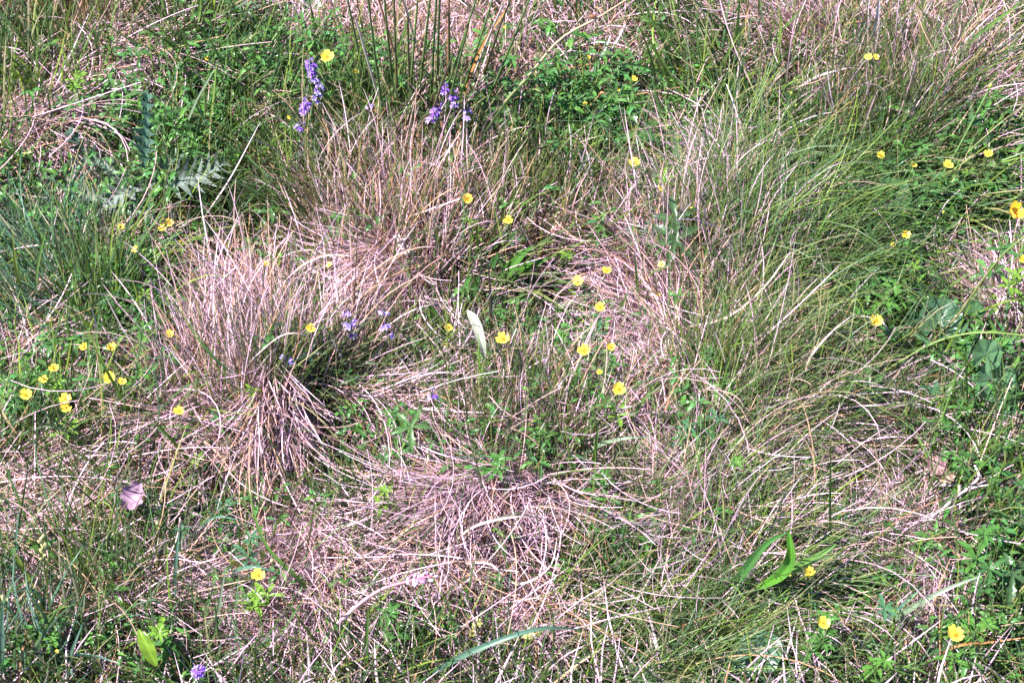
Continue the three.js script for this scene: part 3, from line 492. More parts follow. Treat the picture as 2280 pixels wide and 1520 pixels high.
// low herbs nobody could count: the same leaflets spread through the grass
{
  const spots = [[420, 300, 190, 130, 190], [160, 500, 200, 140, 90], [1300, 320, 170, 100, 150], [1500, 330, 130, 150, 110], [310, 760, 110, 110, 130], [740, 1010, 80, 70, 50], [480, 1180, 130, 120, 75], [1090, 1060, 170, 70, 60], [1400, 1300, 130, 110, 80], [2120, 560, 160, 110, 90], [2190, 980, 110, 170, 130], [2170, 1340, 140, 150, 140], [1900, 1380, 110, 110, 80],
    [1960, 690, 90, 110, 60], [90, 900, 110, 90, 70], [560, 200, 130, 130, 90], [780, 200, 110, 90, 50], [1160, 800, 260, 120, 60], [300, 1430, 280, 90, 70], [900, 1420, 180, 80, 70], [1560, 980, 90, 70, 50], [1150, 150, 330, 120, 110], [2120, 380, 150, 70, 70], [1140, 760, 1100, 740, 420]];
  const list = [];
  for (const [x, y, rx, ry, n] of spots) for (let k = 0; k < n * 1.5; k++) {
    const X = x + G() * rx * .6, Y = y + G() * ry * .6; if (bare(X, Y) || matted(X, Y)) continue;
    const p = at(X, Y, 0), up = R(.008, .052), a0 = rnd() * 6.28, per = 4 + Math.floor(rnd() * 3), sz = R(.7, 1.2);
    for (let i = 0; i < per; i++) { const a = a0 + i / per * 6.283 + R(-.3, .3); list.push([p.clone().add(V(R(-.003, .003), up + R(-.004, .004), R(-.003, .003))), V(Math.cos(a), R(-.3, .7), Math.sin(a)), sz * R(.8, 1.25)]); }
  }
  const o = new THREE.InstancedMesh(HERB[0], leafMat, list.length), q = new THREE.Object3D(), c = new THREE.Color();
  list.forEach(([p, f, s], i) => { q.position.copy(p); q.scale.setScalar(s); aim(q, V(R(-.3, .3), 1, R(-.3, .3)), f.normalize()); q.updateMatrix(); o.setMatrixAt(i, q.matrix); const k = R(.6, 1.5); o.setColorAt(i, c.setRGB(k * R(.8, 1.4), k, k * R(.7, 1.9))); });
  o.name = 'low_herbs'; o.castShadow = o.receiveShadow = true; o.userData = { kind: 'stuff', label: 'low green herb leaflets filling the gaps between the grasses', category: 'herbs' }; scene.add(o);
}

// ---------------------------------------------------------------- rush clump
{
  const STEMS = [[826, 235, 768, -30, 0], [860, 300, 817, -30, 0], [888, 292, 876, -60, 1], [906, 300, 934, -50, 0], [926, 282, 962, -40, 0], [958, 250, 975, -50, 0], [972, 218, 982, -60, 0], [962, 300, 1066, -20, 0], [1002, 290, 1106, -30, 0], [1056, 296, 1186, -20, 0], [1062, 322, 1180, 170, 0], [905, 210, 838, -20, 2], [942, 150, 884, -40, 3],
    [868, 300, 792, 40, 3], [1002, 240, 1000, 20, 1], [1070, 190, 1140, -10, 1], [998, 195, 1000, 0, 2], [984, 300, 1042, 60, 0], [946, 305, 1010, 120, 1], [880, 240, 854, -30, 0], [1038, 215, 1120, 10, 3], [915, 285, 908, 40, 1]];
  const base = at(940, 300), o = thing('rush_clump', 'clump of tall dark green round rush stems rising out of the picture', 'rush', base), COL = [[[.075, .13, .03], [.10, .17, .05]], [[.16, .10, .05], [.09, .11, .04]], [[.42, .17, .09], [.5, .22, .14]], [[.5, .38, .33], [.58, .46, .46]]];
  for (const [x0, y0, x1, y1, k] of STEMS) {
    const a = at(x0, y0), L = 1.0, b = at(x1, y1, R(.16, .24)), m = a.clone().lerp(b, .5); m.y += .012; m.x += (x0 - x1) * -.00003;
    part('stem', stemGeo([a, m, b].map((p) => p.clone().sub(base)), .0012, .0008, COL[k][0], COL[k][1], 6), stemMat, o);
  }
  const bent = [[1035, 325, .0], [1100, 255, .05], [1180, 165, .085], [1250, 85, .11], [1330, 40, .125], [1410, -10, .13]].map(([x, y, h]) => at(x, y, h).sub(base));
  part('bent_stem', stemGeo(bent, .0014, .0008, [.10, .13, .03], [.52, .36, .24], 6), stemMat, o).userData = { label: 'long bent rush stem turning from green to straw brown' };
  const tuft = paint(new THREE.IcosahedronGeometry(.0022, 1), [.20, .07, .03]); tuft.scale(1.4, .7, .8); tuft.deleteAttribute('uv'); const f = part('seed_cluster', tuft, stemMat, o); f.position.copy(bent[4]).add(V(-.004, .002, 0));
}

// ---------------------------------------------------------------- single broad blades of grass that stand out: [label, [[x, y, height] ...], width mm, colour, drooped side roll]
function ribbon(pts, w, c0, c1, { fold = .25, tip = 1, face = null } = {}) {
  const cv = new THREE.CatmullRomCurve3(pts), n = 16, p = [], c = [], idx = [];
  for (let i = 0; i <= n; i++) {
    const t = i / n, o = cv.getPointAt(t), d = cv.getTangentAt(t), look = (face ?? TOCAM).clone().add(V(0, .5, 0)), s = new THREE.Vector3().crossVectors(d, look).normalize(), u = new THREE.Vector3().crossVectors(s, d).normalize();
    const hw = w * .5 * (tip ? Math.min(1, .45 + t * 2) * Math.pow(Math.max(0, 1 - Math.pow(t, 2.2)), .8) : 1) + .0001;
    for (let j = 0; j <= 4; j++) { const q = j / 2 - 1, k = mul(mix(c0, c1, t), j === 2 ? 1.25 : j % 2 ? .95 : 1.06); p.push(o.x + s.x * hw * q + u.x * hw * fold * Math.abs(q), o.y + s.y * hw * q + u.y * hw * fold * Math.abs(q), o.z + s.z * hw * q + u.z * hw * fold * Math.abs(q)); c.push(...k); }
    if (i < n) for (let j = 0; j < 4; j++) { const a = i * 5 + j; idx.push(a, a + 1, a + 5, a + 1, a + 6, a + 5); }
  }
  return finish(p, c, idx);
}
const KB = { green: [[.06, .13, .02], [.10, .20, .03]], bright: [[.09, .19, .02], [.16, .26, .03]], blue: [[.05, .13, .075], [.10, .21, .15]], yellow: [[.12, .19, .02], [.26, .27, .03]], dry: [[.5, .37, .32], [.66, .52, .52]], tan: [[.38, .26, .13], [.5, .38, .2]], grey: [[.56, .45, .44], [.64, .53, .57]], purple: [[.10, .18, .03], [.17, .09, .11]], pale: [[.12, .2, .09], [.24, .3, .2]], rust: [[.3, .14, .05], [.42, .2, .07]] };
const BLADES = [
  ['long bluish blade slanting across the bottom with a bend near its tip', [[925, 1525, .01], [1030, 1460, .04], [1165, 1408, .06], [1215, 1398, .06], [1300, 1402, .05]], 4.5, 'blue'], ['upright dark green blade at the bottom edge beside a fallen straw', [[812, 1530, .01], [815, 1450, .05], [820, 1345, .10]], 3.6, 'green'],
  ['lime green blade crossing the orange-centred yellow flower', [[300, 940, .0], [262, 870, .05], [215, 780, .09], [190, 720, .11]], 3.2, 'bright'], ['long lime blade slanting down over the combed straw and lilac leaf', [[490, 1125, .01], [420, 1025, .05], [330, 920, .09]], 3.4, 'bright'],
  ['long dark blade slanting below the hanging straw', [[735, 1370, .0], [660, 1285, .04], [590, 1210, .06], [545, 1060, .10]], 3.2, 'green'], ['yellow-tipped upright blade by the picture edge in the bluish grass', [[68, 690, .0], [38, 610, .06], [26, 515, .11]], 3.6, 'yellow'],
  ['dark upright blade next to the yellow-tipped one', [[85, 705, .0], [82, 610, .06], [105, 500, .12]], 3.6, 'green'], ['dry tan stem standing in the bluish grass', [[145, 660, .0], [138, 590, .05], [122, 510, .10]], 2.6, 'tan'],
  ['bluish arched blade over the yellow flower with an orange centre', [[515, 1290, .01], [530, 1268, .035], [570, 1262, .045], [620, 1275, .04]], 3.6, 'blue'], ['bluish arched blade curling over the bright shoot below the hanging straw', [[440, 1200, .01], [455, 1165, .04], [490, 1150, .05], [535, 1158, .045]], 3.0, 'blue'],
  ['bluish upright blade in front of the fresh green tuft', [[385, 1390, .0], [392, 1250, .06], [400, 1170, .09]], 3.6, 'blue'], ['pale green upright blade in the dark shoots under the arched bluish blade', [[475, 1450, .0], [488, 1350, .05], [502, 1265, .09]], 3.4, 'pale'],
  ['long bluish blade rising from the tangled bottom corner', [[135, 1525, .0], [160, 1450, .04], [185, 1385, .07]], 3.4, 'blue'], ['broad bluish blade at the very edge of the bottom corner', [[6, 1530, .0], [5, 1420, .06], [8, 1345, .10]], 4.6, 'blue'],
  ['dark blade slanting under the grassy corner with a pale curl', [[130, 1400, .0], [65, 1310, .05], [20, 1325, .06]], 3.2, 'blue'], ['bluish curved blade at the picture edge', [[45, 1275, .0], [36, 1200, .05], [42, 1140, .07]], 3.2, 'blue'],
  ['long broad pale blade pointing at the picture edge above the largest low flower', [[1935, 1420, .0], [2010, 1365, .035], [2110, 1310, .06], [2195, 1278, .07]], 5.0, 'pale'], ['shorter bluish blade beneath the long pale one', [[1940, 1415, .0], [1990, 1365, .03], [2055, 1305, .05]], 4.6, 'blue'],
  ['light blade arched flat over the swept green tussock', [[1670, 365, .02], [1720, 344, .04], [1780, 336, .045], [1840, 340, .04]], 3.4, 'pale'], ['tall green blade standing beside the small orange-tinged flower', [[1618, 165, .0], [1640, 70, .08], [1648, -20, .14]], 3.6, 'green'],
  ['bright blade leaning off the tall grass above the swept tussock', [[1625, 300, .0], [1600, 240, .05], [1570, 165, .08]], 3.0, 'bright'], ['dark green blade upright in the tall tussock', [[2018, 280, .0], [2010, 200, .07], [2002, 150, .1]], 4.0, 'green'],
  ['dark diagonal blade reaching the top corner', [[2150, 105, .03], [2200, 60, .07], [2275, 5, .11]], 4.0, 'green'], ['small dark blade above the bowl-shaped flower', [[1925, 370, .0], [1940, 320, .05], [1963, 282, .08]], 4.0, 'green'],
  ['purple-tipped blade standing near the big folded leaf', [[1092, 770, .0], [1092, 670, .07], [1087, 578, .12]], 3.4, 'purple'], ['bright flat blade standing above the lance leaves', [[1063, 580, .0], [1063, 530, .05], [1066, 490, .07]], 4.2, 'bright'],
  ['green blade leaning in the olive tuft beside the palest flower', [[1385, 970, .0], [1420, 910, .05], [1450, 865, .07]], 4.4, 'green'], ['pale arched blade across the straw above the star-shaped shoot', [[1290, 1015, .01], [1350, 985, .04], [1400, 975, .05], [1450, 972, .05]], 3.4, 'pale'],
  ['upright blade over the star-shaped shoot', [[1318, 1060, .0], [1325, 1010, .04], [1332, 940, .08]], 4.0, 'green'], ['narrow blade piercing the pale straw beside the dark lance leaf', [[1415, 680, .0], [1418, 630, .05], [1412, 555, .09]], 3.2, 'green'],
  ['green blade leaning at the rim of the dark gap', [[1360, 730, .0], [1385, 680, .04], [1400, 645, .06]], 4.6, 'green'], ['light blade slanting on the steep pale straw', [[1510, 1170, .01], [1540, 1120, .04], [1555, 1080, .06]], 3.4, 'pale'],
  ['dark blade standing straight in flattened brown straw', [[1850, 1280, .0], [1848, 1120, .08], [1850, 980, .15]], 2.2, 'green'], ['tall narrow blade behind the thistle crossing the flat straw', [[395, 330, .0], [440, 220, .07], [480, 150, .11]], 2.8, 'pale'],
  ['short lime blade pointing up beneath the tiny flower on matted straw', [[432, 160, .0], [420, 120, .03], [405, 75, .06]], 3.4, 'bright'], ['bright upright blades sheath at the top edge', [[438, 90, .0], [443, 40, .05], [448, -20, .09]], 6, 'bright'],
  ['lime blade at the picture edge near the top corner', [[42, 190, .0], [22, 130, .05], [2, 85, .08]], 4.2, 'bright'], ['short lime blade slanting over brown litter', [[510, 215, .0], [525, 185, .03], [538, 160, .05]], 3.8, 'bright'],
  ['long thin dry stalk slanting down from the litter toward the pale yellow pair', [[450, 490, .01], [510, 400, .05], [580, 270, .10]], 1.1, 'grey'], ['bent bluish blade near the thistle', [[490, 310, .0], [460, 275, .04], [440, 235, .06]], 3.2, 'blue'],
  ['long dry stalk bowed over the big straw fan toward the dark hollow', [[725, 800, .01], [680, 745, .05], [630, 745, .055], [560, 800, .04]], 1.7, 'dry'], ['upright slim dry stalk beside the round yellow flower and upright tuft', [[215, 815, .0], [215, 730, .06], [203, 680, .09]], 3.0, 'dry'],
  ['dry stalk lying across the bottom edge beside the upright dark blade', [[765, 1412, .01], [880, 1445, .015], [985, 1480, .02]], 2.6, 'dry'], ['tan dry blade slanting at the picture edge below the two largest flowers', [[60, 1010, .0], [30, 960, .02], [-5, 900, .04]], 3.4, 'tan'],
  ['pale dry blade folded over the straw near the flower of the brown tussock', [[905, 485, .01], [960, 465, .04], [1030, 440, .06]], 1.8, 'dry'], ['orange-brown runner stem reaching in from the picture edge under the largest flower', [[2075, 1470, .01], [2130, 1438, .03], [2200, 1430, .03], [2290, 1418, .04]], 2.0, 'rust'],
  ['long straw bow reaching across the brown tussock beneath the big pale one', [[1520, 730, .02], [1620, 705, .04], [1700, 640, .06], [1760, 560, .08]], 1.9, 'dry'], ['long arched dry stalk crossing the sweep of green beside the large yellow flower', [[1785, 860, .02], [1800, 800, .05], [1850, 740, .07], [1900, 700, .07]], 1.8, 'dry'],
  ['dry hoop of straw springing out under the large yellow flower', [[1965, 800, .01], [1978, 745, .04], [1962, 715, .05], [1900, 700, .04]], 1.7, 'dry'], ['long dry stalk running low through the flattened straw', [[1640, 1000, .01], [1760, 985, .02], [1900, 975, .025], [2010, 985, .02]], 2.0, 'dry'],
  ['arched pale straw strand over the tangle of straw loops', [[1000, 1215, .02], [1060, 1170, .05], [1150, 1150, .055], [1240, 1160, .04]], 1.9, 'dry'], ['wide straw loop hanging above the long bluish blade', [[1035, 1255, .03], [1090, 1255, .045], [1150, 1300, .03], [1225, 1260, .05], [1240, 1200, .06]], 1.8, 'dry'],
  ['upright grey straw in the tall tussock with the paired flowers', [[1940, 90, .06], [1952, 40, .09], [1958, -20, .12]], 3, 'grey'], ['broad pale dead blade bowed in the middle of the fountain tussock', [[1770, 200, .03], [1820, 170, .05], [1890, 150, .06]], 2.2, 'grey'],
  ['red-brown dead blade slanting in the rush clump foot', [[1020, 240, .01], [1065, 120, .06], [1140, 0, .12]], 3.0, 'rust'], ['dry pale strap leaf lying in the straw by the star-leaved shoot', [[1720, 1450, .01], [1800, 1400, .015], [1900, 1382, .02], [2040, 1378, .02]], 2.4, 'grey'],
];
for (const [label, pts, w, k] of BLADES) {
  const P = pts.map(([x, y, h]) => at(x, y, h + (h > .008 ? .016 : 0))), base = P[0].clone(); base.y = ground(base.x, base.z);
  const dryB = ['dry', 'tan', 'grey', 'rust'].includes(k), o = new THREE.Mesh(ribbon(P.map((p) => p.sub(base)), w * .001, KB[k][0], KB[k][1], { fold: dryB ? .6 : .3 }), dryB ? dryMat : greenMat);
  o.name = numbered(dryB ? 'dry_stalk' : 'grass_plant'); o.position.copy(base); o.castShadow = o.receiveShadow = true;
  o.userData = { kind: 'thing', label, category: dryB ? 'dry stalk' : 'grass blade', group: dryB ? 'single dry stalks' : 'single broad grass blades' }; scene.add(o);
}

// ---------------------------------------------------------------- broad leaves
const lance = (w) => (t) => w * Math.pow(Math.sin(Math.PI * Math.min(1, .06 + .94 * t)), .75) * (1.15 - .35 * t) + .0004;
// one plant of ribbon leaves: [points, width mm, colours, fold]
function leafPlant(name, label, category, x, y, leaves, group) {
  const base = at(x, y); base.y = ground(base.x, base.z); const o = thing(name, label, category, base, group);
  for (const [pts, w, c, fold = .3, sub] of leaves) { const m = part('leaf', ribbon2(pts.map(([a, b, h]) => at(a, b, h + .018).sub(base)), w * .001, c, fold), leafMat, o); if (sub) m.userData = { label: sub }; }
  return o;
}
function ribbon2(pts, w, c, fold) {
  const cv = new THREE.CatmullRomCurve3(pts), n = 20, m = 8, p = [], col = [], idx = [];
  for (let i = 0; i <= n; i++) {
    const t = i / n, o = cv.getPointAt(t), d = cv.getTangentAt(t), s = new THREE.Vector3().crossVectors(d, TOCAM.clone().add(V(-.25, .55, 0))).normalize(), u = new THREE.Vector3().crossVectors(s, d).normalize(), hw = w * .5 * Math.pow(Math.sin(Math.PI * (.05 + .93 * t)), .85);
    for (let j = 0; j <= m; j++) { const q = j / m * 2 - 1, rib = j === 4 ? 1.4 : j % 2 ? 1.1 : .92, lift = hw * (fold * Math.abs(q) + .05 * Math.sin(q * 12) + .06 * Math.sin(t * 17 + q * 2)); p.push(o.x + s.x * hw * q + u.x * lift, o.y + s.y * hw * q + u.y * lift, o.z + s.z * hw * q + u.z * lift); col.push(...mul(c, rib * (.9 + .25 * noise(t * 9 + 50, q * 3)))); }
    if (i < n) for (let j = 0; j < m; j++) { const a = i * (m + 1) + j; idx.push(a, a + 1, a + m + 1, a + 1, a + m + 2, a + m + 1); }
  }
  return finish(p, col, idx);
}
const LG = [.06, .20, .014], LD = [.03, .11, .014], LY = [.24, .40, .012], LP = [.30, .36, .22];
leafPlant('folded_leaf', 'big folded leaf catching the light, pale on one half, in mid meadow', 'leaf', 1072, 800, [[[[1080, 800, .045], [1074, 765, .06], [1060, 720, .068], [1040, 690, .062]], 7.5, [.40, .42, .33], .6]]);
leafPlant('lance_leaf_plant', 'plant with glossy green lance leaves slanting up in the centre', 'plant', 1110, 650, [[[[1105, 640, .0], [1130, 605, .03], [1160, 570, .05], [1185, 548, .06]], 9, LG, .35], [[[1120, 640, .0], [1165, 600, .03], [1220, 575, .05]], 9.5, LG, .4], [[[1090, 650, .0], [1095, 600, .03], [1110, 560, .05]], 6, LD, .3], [[[1060, 680, .0], [1055, 650, .02], [1070, 610, .04]], 7, LD, .4]]);
leafPlant('lance_leaf_plant_001', 'dark lance leaves lying in the shade beneath the open four-petalled flower', 'plant', 1205, 660, [[[[1205, 650, .0], [1245, 635, .02], [1285, 622, .03], [1320, 618, .035]], 10, LD, .3], [[[1195, 695, .0], [1230, 685, .02], [1285, 672, .03]], 8, [.13, .17, .11], .4, 'greyish leaf']]);
leafPlant('green_leaf', 'green leaf with a bright edge beside the orange-yellow flower', 'leaf', 985, 735, [[[[985, 735, .0], [970, 705, .03], [952, 675, .045]], 9, LG, .7]]);
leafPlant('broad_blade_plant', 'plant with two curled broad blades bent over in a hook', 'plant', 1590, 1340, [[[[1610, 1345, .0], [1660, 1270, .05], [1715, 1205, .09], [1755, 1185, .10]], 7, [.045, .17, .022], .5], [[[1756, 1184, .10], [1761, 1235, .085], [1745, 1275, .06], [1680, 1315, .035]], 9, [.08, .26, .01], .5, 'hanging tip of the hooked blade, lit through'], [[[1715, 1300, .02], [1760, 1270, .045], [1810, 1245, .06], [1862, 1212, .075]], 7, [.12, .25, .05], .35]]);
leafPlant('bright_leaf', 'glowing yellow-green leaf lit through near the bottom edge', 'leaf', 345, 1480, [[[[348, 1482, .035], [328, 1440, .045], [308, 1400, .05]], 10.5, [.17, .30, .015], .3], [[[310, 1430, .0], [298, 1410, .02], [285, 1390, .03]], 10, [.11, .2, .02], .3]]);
leafPlant('yellow_leaf', 'small pale yellow leaf beneath the dark shoots', 'leaf', 545, 1262, [[[[545, 1265, .02], [525, 1255, .03], [508, 1248, .035]], 5, [.5, .48, .08], .2]]);
leafPlant('yellow_leaf_001', 'small yellow leaf glowing in the upper straw fan', 'leaf', 620, 590, [[[[620, 592, .02], [618, 575, .035], [612, 560, .045]], 7, [.34, .42, .03], .2]]);
leafPlant('broad_green_leaf', 'broad dark green leaf standing above the pale slanting straw', 'leaf', 470, 590, [[[[468, 580, .0], [460, 540, .04], [455, 490, .075]], 9, [.06, .16, .05], .3]]);
leafPlant('broad_green_leaf_001', 'bright green leaf beside the broad dark one at the edge of the hollow', 'leaf', 450, 610, [[[[448, 605, .0], [438, 575, .03], [432, 555, .045]], 7, LG, .3], [[[508, 580, .0], [508, 555, .03], [512, 530, .045]], 5, LY, .2]]);
leafPlant('broad_green_leaf_002', 'bright broad leaf at the foot of the rush stems', 'leaf', 895, 270, [[[[895, 265, .0], [885, 240, .03], [878, 218, .045]], 8, LG, .3]]);
leafPlant('broad_green_leaf_003', 'glossy green leaf at the foot of the wide brown tussock', 'leaf', 805, 500, [[[[805, 500, .0], [795, 480, .02], [778, 462, .03]], 9, LG, .35], [[[822, 495, .0], [820, 480, .02], [815, 468, .03]], 6, LG, .3]]);
leafPlant('broad_green_leaf_004', 'narrow green leaf standing behind the sideways flower in the leafy dip', 'leaf', 372, 730, [[[[375, 735, .0], [368, 710, .03], [360, 675, .05]], 8, LD, .3], [[[395, 800, .0], [392, 775, .02], [385, 755, .03]], 6, LD, .3]]);
leafPlant('oval_leaf', 'dark oval leaf upright among thin blades near the lowest purple spike', 'leaf', 543, 300, [[[[543, 300, .0], [541, 280, .02], [536, 262, .03]], 9, LD, .15]]);
leafPlant('oval_leaf_001', 'two oval leaves beneath the bare litter by the thistle', 'leaf', 430, 105, [[[[452, 102, .01], [435, 98, .02], [418, 94, .02]], 7, [.25, .32, .14], .2], [[[665, 110, .01], [662, 85, .03], [660, 65, .045]], 7, LG, .2]]);

// round pleated leaves
function roundLeaf(label, x, y, parts, category = 'leaf') {
  const base = at(x, y); base.y = ground(base.x, base.z); const o = thing('round_leaf_plant', label, category, base, 'plants with round pleated leaves');
  for (const [px, py, h, r, ax, az, c, lobes = 7] of parts) {
    const p = [], col = [], idx = [], n = 42, m = 6;
    for (let i = 0; i <= n; i++) for (let j = 0; j <= m; j++) { const a = -2.85 + 5.7 * i / n, t = j / m, rr = .85 * r * t * (1 + .09 * Math.abs(Math.cos(a * lobes * .5)) * t + .025 * Math.sin(a * lobes * 6) * t), pl = .10 * r * t * Math.abs(Math.sin(a * lobes * .5)) + .12 * r * t * t; p.push(rr * Math.sin(a), pl, rr * Math.cos(a)); col.push(...mul(c, (Math.abs(Math.sin(a * lobes * .5)) < .2 ? 1.35 : .95 + .2 * noise(a * 5 + 30, t * 6)))); }
    for (let i = 0; i < n; i++) for (let j = 0; j < m; j++) { const q = i * (m + 1) + j; idx.push(q, q + 1, q + m + 1, q + 1, q + m + 2, q + m + 1); }
    const l = part('leaf', finish(p, col, idx), leafMat, o), top = at(px, py, h + .016).sub(base); l.position.copy(top); aim(l, V(ax, 1, az), V(R(-1, 1), 0, -1));
    part('leaf_stalk', stemGeo([V(top.x * .2, 0, top.z * .2 + .004), V(top.x * .6, top.y * .6, top.z * .6), top], .0007, .0006, [.16, .14, .06]), stemMat, o);
  }
}
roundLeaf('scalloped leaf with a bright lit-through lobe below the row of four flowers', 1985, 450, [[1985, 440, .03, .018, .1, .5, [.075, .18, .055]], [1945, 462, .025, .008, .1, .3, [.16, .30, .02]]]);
roundLeaf('dark round leaves in the shade beside the large yellow flower', 2090, 735, [[2095, 712, .025, .019, -.2, .5, [.055, .14, .065]], [2170, 690, .03, .009, .2, .2, [.06, .15, .05]], [2040, 720, .015, .011, .1, .5, [.035, .09, .045]], [2060, 665, .012, .010, .1, .5, [.035, .09, .045]]]);
roundLeaf('tall pale green leaf with wavy edge near the picture edge', 2205, 850, [[2195, 790, .045, .014, .4, .9, [.11, .24, .10]], [2215, 850, .03, .018, .3, .8, [.12, .26, .13]], [2240, 900, .02, .012, .3, .5, [.09, .2, .1]]]);
roundLeaf('round pleated leaves striped by grass shadows at the foot of the dark green tussock', 1680, 1480, [[1692, 1452, .025, .018, 0, .35, [.095, .21, .12]], [1635, 1492, .015, .016, -.2, .4, [.085, .19, .11]], [1725, 1510, .012, .014, .2, .4, [.10, .21, .13]]]);
roundLeaf('broad green leaf with a cut edge in the hollow beside the rush clump', 1120, 290, [[1112, 275, .02, .016, .1, .5, [.075, .18, .035]], [1092, 285, .015, .009, .2, .2, [.11, .23, .02]]]);
roundLeaf('small bluish round leaves hidden under the lilac-headed stalk', 850, 1400, [[842, 1385, .012, .013, 0, .4, [.09, .17, .11]], [862, 1400, .01, .010, .1, .3, [.09, .17, .1]]]);
roundLeaf('small round leaf in the bare litter at the top near the tall stems', 560, 100, [[555, 98, .015, .011, 0, .3, [.10, .18, .09]], [700, 5, .015, .011, 0, .4, [.12, .2, .12]]]);

// hand-shaped leaves on stalks
const finger = [[.04, .10, .03], [.07, .16, .04], [.12, .17, .12]].map((c) => leafGeo({ len: .022, width: (t) => .0075 * Math.pow(Math.sin(Math.PI * (.08 + .9 * t)), .8) * (.5 + .7 * t) * (1 + .3 * (t > .3 ? Math.sign(Math.sin(t * 30)) : 0)), n: 12, m: 4, fold: .4, arch: .6, color: c }));
const HANDS = [
  ['dark hand-shaped leaf in the shade over the pale straw of the large tussock', 1505, 535, .05, 6, 1.15, 0], ['second dark hand-shaped leaf under the small flat yellow flower', 1505, 490, .055, 5, 1.0, 0], ['three-part green leaf beneath the small flat yellow flower near the rush', 1425, 290, .035, 4, 1.0, 1], ['greyish divided leaf beside the lilac spikes by the rush clump', 738, 272, .04, 6, .75, 2],
  ['greyish divided leaf beneath the lowest purple spike', 690, 335, .03, 6, .8, 2], ['bright cut leaf at the tip of a slanting green stem over combed straw', 915, 950, .05, 5, .9, 1], ['pale star leaf on the bright straw', 1430, 520, .03, 6, .9, 2], ['pale divided leaf behind the pair of yellow flowers in the dark hollow', 550, 25, .03, 5, .7, 2],
  ['green star leaf on the branching runner', 1935, 860, .04, 6, .9, 1], ['palmate leaf by the picture edge above the orange-brown runner', 2255, 1280, .05, 5, 1.1, 0], ['large dark palmate leaf beneath the largest low flower', 2110, 1440, .03, 5, 1.0, 0],
];
for (const [label, x, y, h, n, s, k] of HANDS) {
  const top = at(x, y, h + .01), base = V(top.x + .008, 0, top.z + .012); base.y = ground(base.x, base.z); const o = thing('hand_shaped_leaf', label, 'leaf', base, 'hand-shaped leaves'); top.sub(base);
  part('leaf_stalk', stemGeo([V(0, 0, 0), V(top.x * .3, top.y * .6, top.z * .3), top], .0006, .0005, [.14, .16, .05]), stemMat, o);
  for (let i = 0; i < n; i++) { const a = -2.4 + 4.8 * i / (n - 1) + x, l = part('leaflet', finger[k], leafMat, o); l.position.copy(top); l.scale.setScalar(s * R(.75, 1.05)); aim(l, V(0, 1, .35), V(Math.cos(a), .15, Math.sin(a))); }
}
// slanting stem with a cut leaf, and the branching green runners
function stalk(name, label, category, pts, r0, r1, c0, c1, extra) {
  const P = pts.map(([x, y, h]) => at(x, y, h)), base = P[0].clone(), o = thing(name, label, category, base);
  part('stem', stemGeo(P.map((p) => p.clone().sub(base)), r0, r1, c0, c1, 6), stemMat, o); if (extra) extra(o, P.map((p) => p.clone().sub(base))); return o;
}
const herbLeaves = (list) => (o, P) => { for (const [i, ang, s] of list) { const a = ang * Math.PI / 180, l = part('leaf', BLADELEAF, leafMat, o); l.position.copy(P[i]); l.scale.setScalar(s); aim(l, V(0, 1, .3), V(Math.cos(a), .1, -Math.sin(a))); } };
stalk('green_runner', 'long branching green runner stem reaching in from the picture edge', 'stem', [[1840, 880, .02], [1935, 845, .04], [2075, 765, .06], [2140, 745, .065], [2200, 740, .07], [2290, 748, .07]], .0011, .0008, [.12, .17, .04], [.16, .24, .05], herbLeaves([[1, 120, 1.2], [1, 200, 1], [1, 300, 1.6], [1, 330, 1.5], [1, 280, 1.8], [2, 150, 1.2], [3, 60, 1]]));
stalk('green_runner_001', 'thin forked stem rising to the picture edge from the round dark leaves', 'stem', [[2070, 765, .03], [2130, 705, .05], [2190, 620, .08], [2240, 560, .10], [2290, 520, .11]], .0009, .0007, [.17, .12, .05], [.13, .2, .04], herbLeaves([[2, 100, 1], [3, 40, .8]]));
stalk('green_runner_002', 'dark slanting stem crossing a yellow flower of the row of four', 'stem', [[2050, 450, .02], [2110, 370, .05], [2160, 280, .08], [2204, 196, .10]], .0012, .0009, [.06, .12, .03], [.1, .18, .04], herbLeaves([[2, 80, 1.2], [2, 30, 1], [1, 130, 1]]));
stalk('green_runner_003', 'slanting green stem climbing over the combed straw to a cut leaf', 'stem', [[800, 1100, .0], [850, 1050, .02], [895, 1000, .035], [915, 950, .05]], .0012, .0008, [.13, .2, .03], [.12, .22, .04], herbLeaves([[2, 100, 1.4], [2, 30, 1.2], [1, 300, 1.1]]));
stalk('green_runner_004', 'yellow-green forked runner with a pale bud in flattened straw', 'stem', [[1680, 1000, .01], [1760, 975, .02], [1850, 935, .035], [1905, 915, .045]], .001, .0007, [.2, .19, .08], [.16, .24, .05], herbLeaves([[2, 60, 1], [3, 340, 1.2], [3, 20, 1.1]]));
stalk('thick_green_stalk', 'thick pale green stalk curving over at the picture edge with a tiny bud', 'stem', [[2, 372, .0], [25, 352, .03], [50, 342, .045], [76, 340, .05]], .0011, .0012, [.2, .26, .06], [.5, .48, .2]);

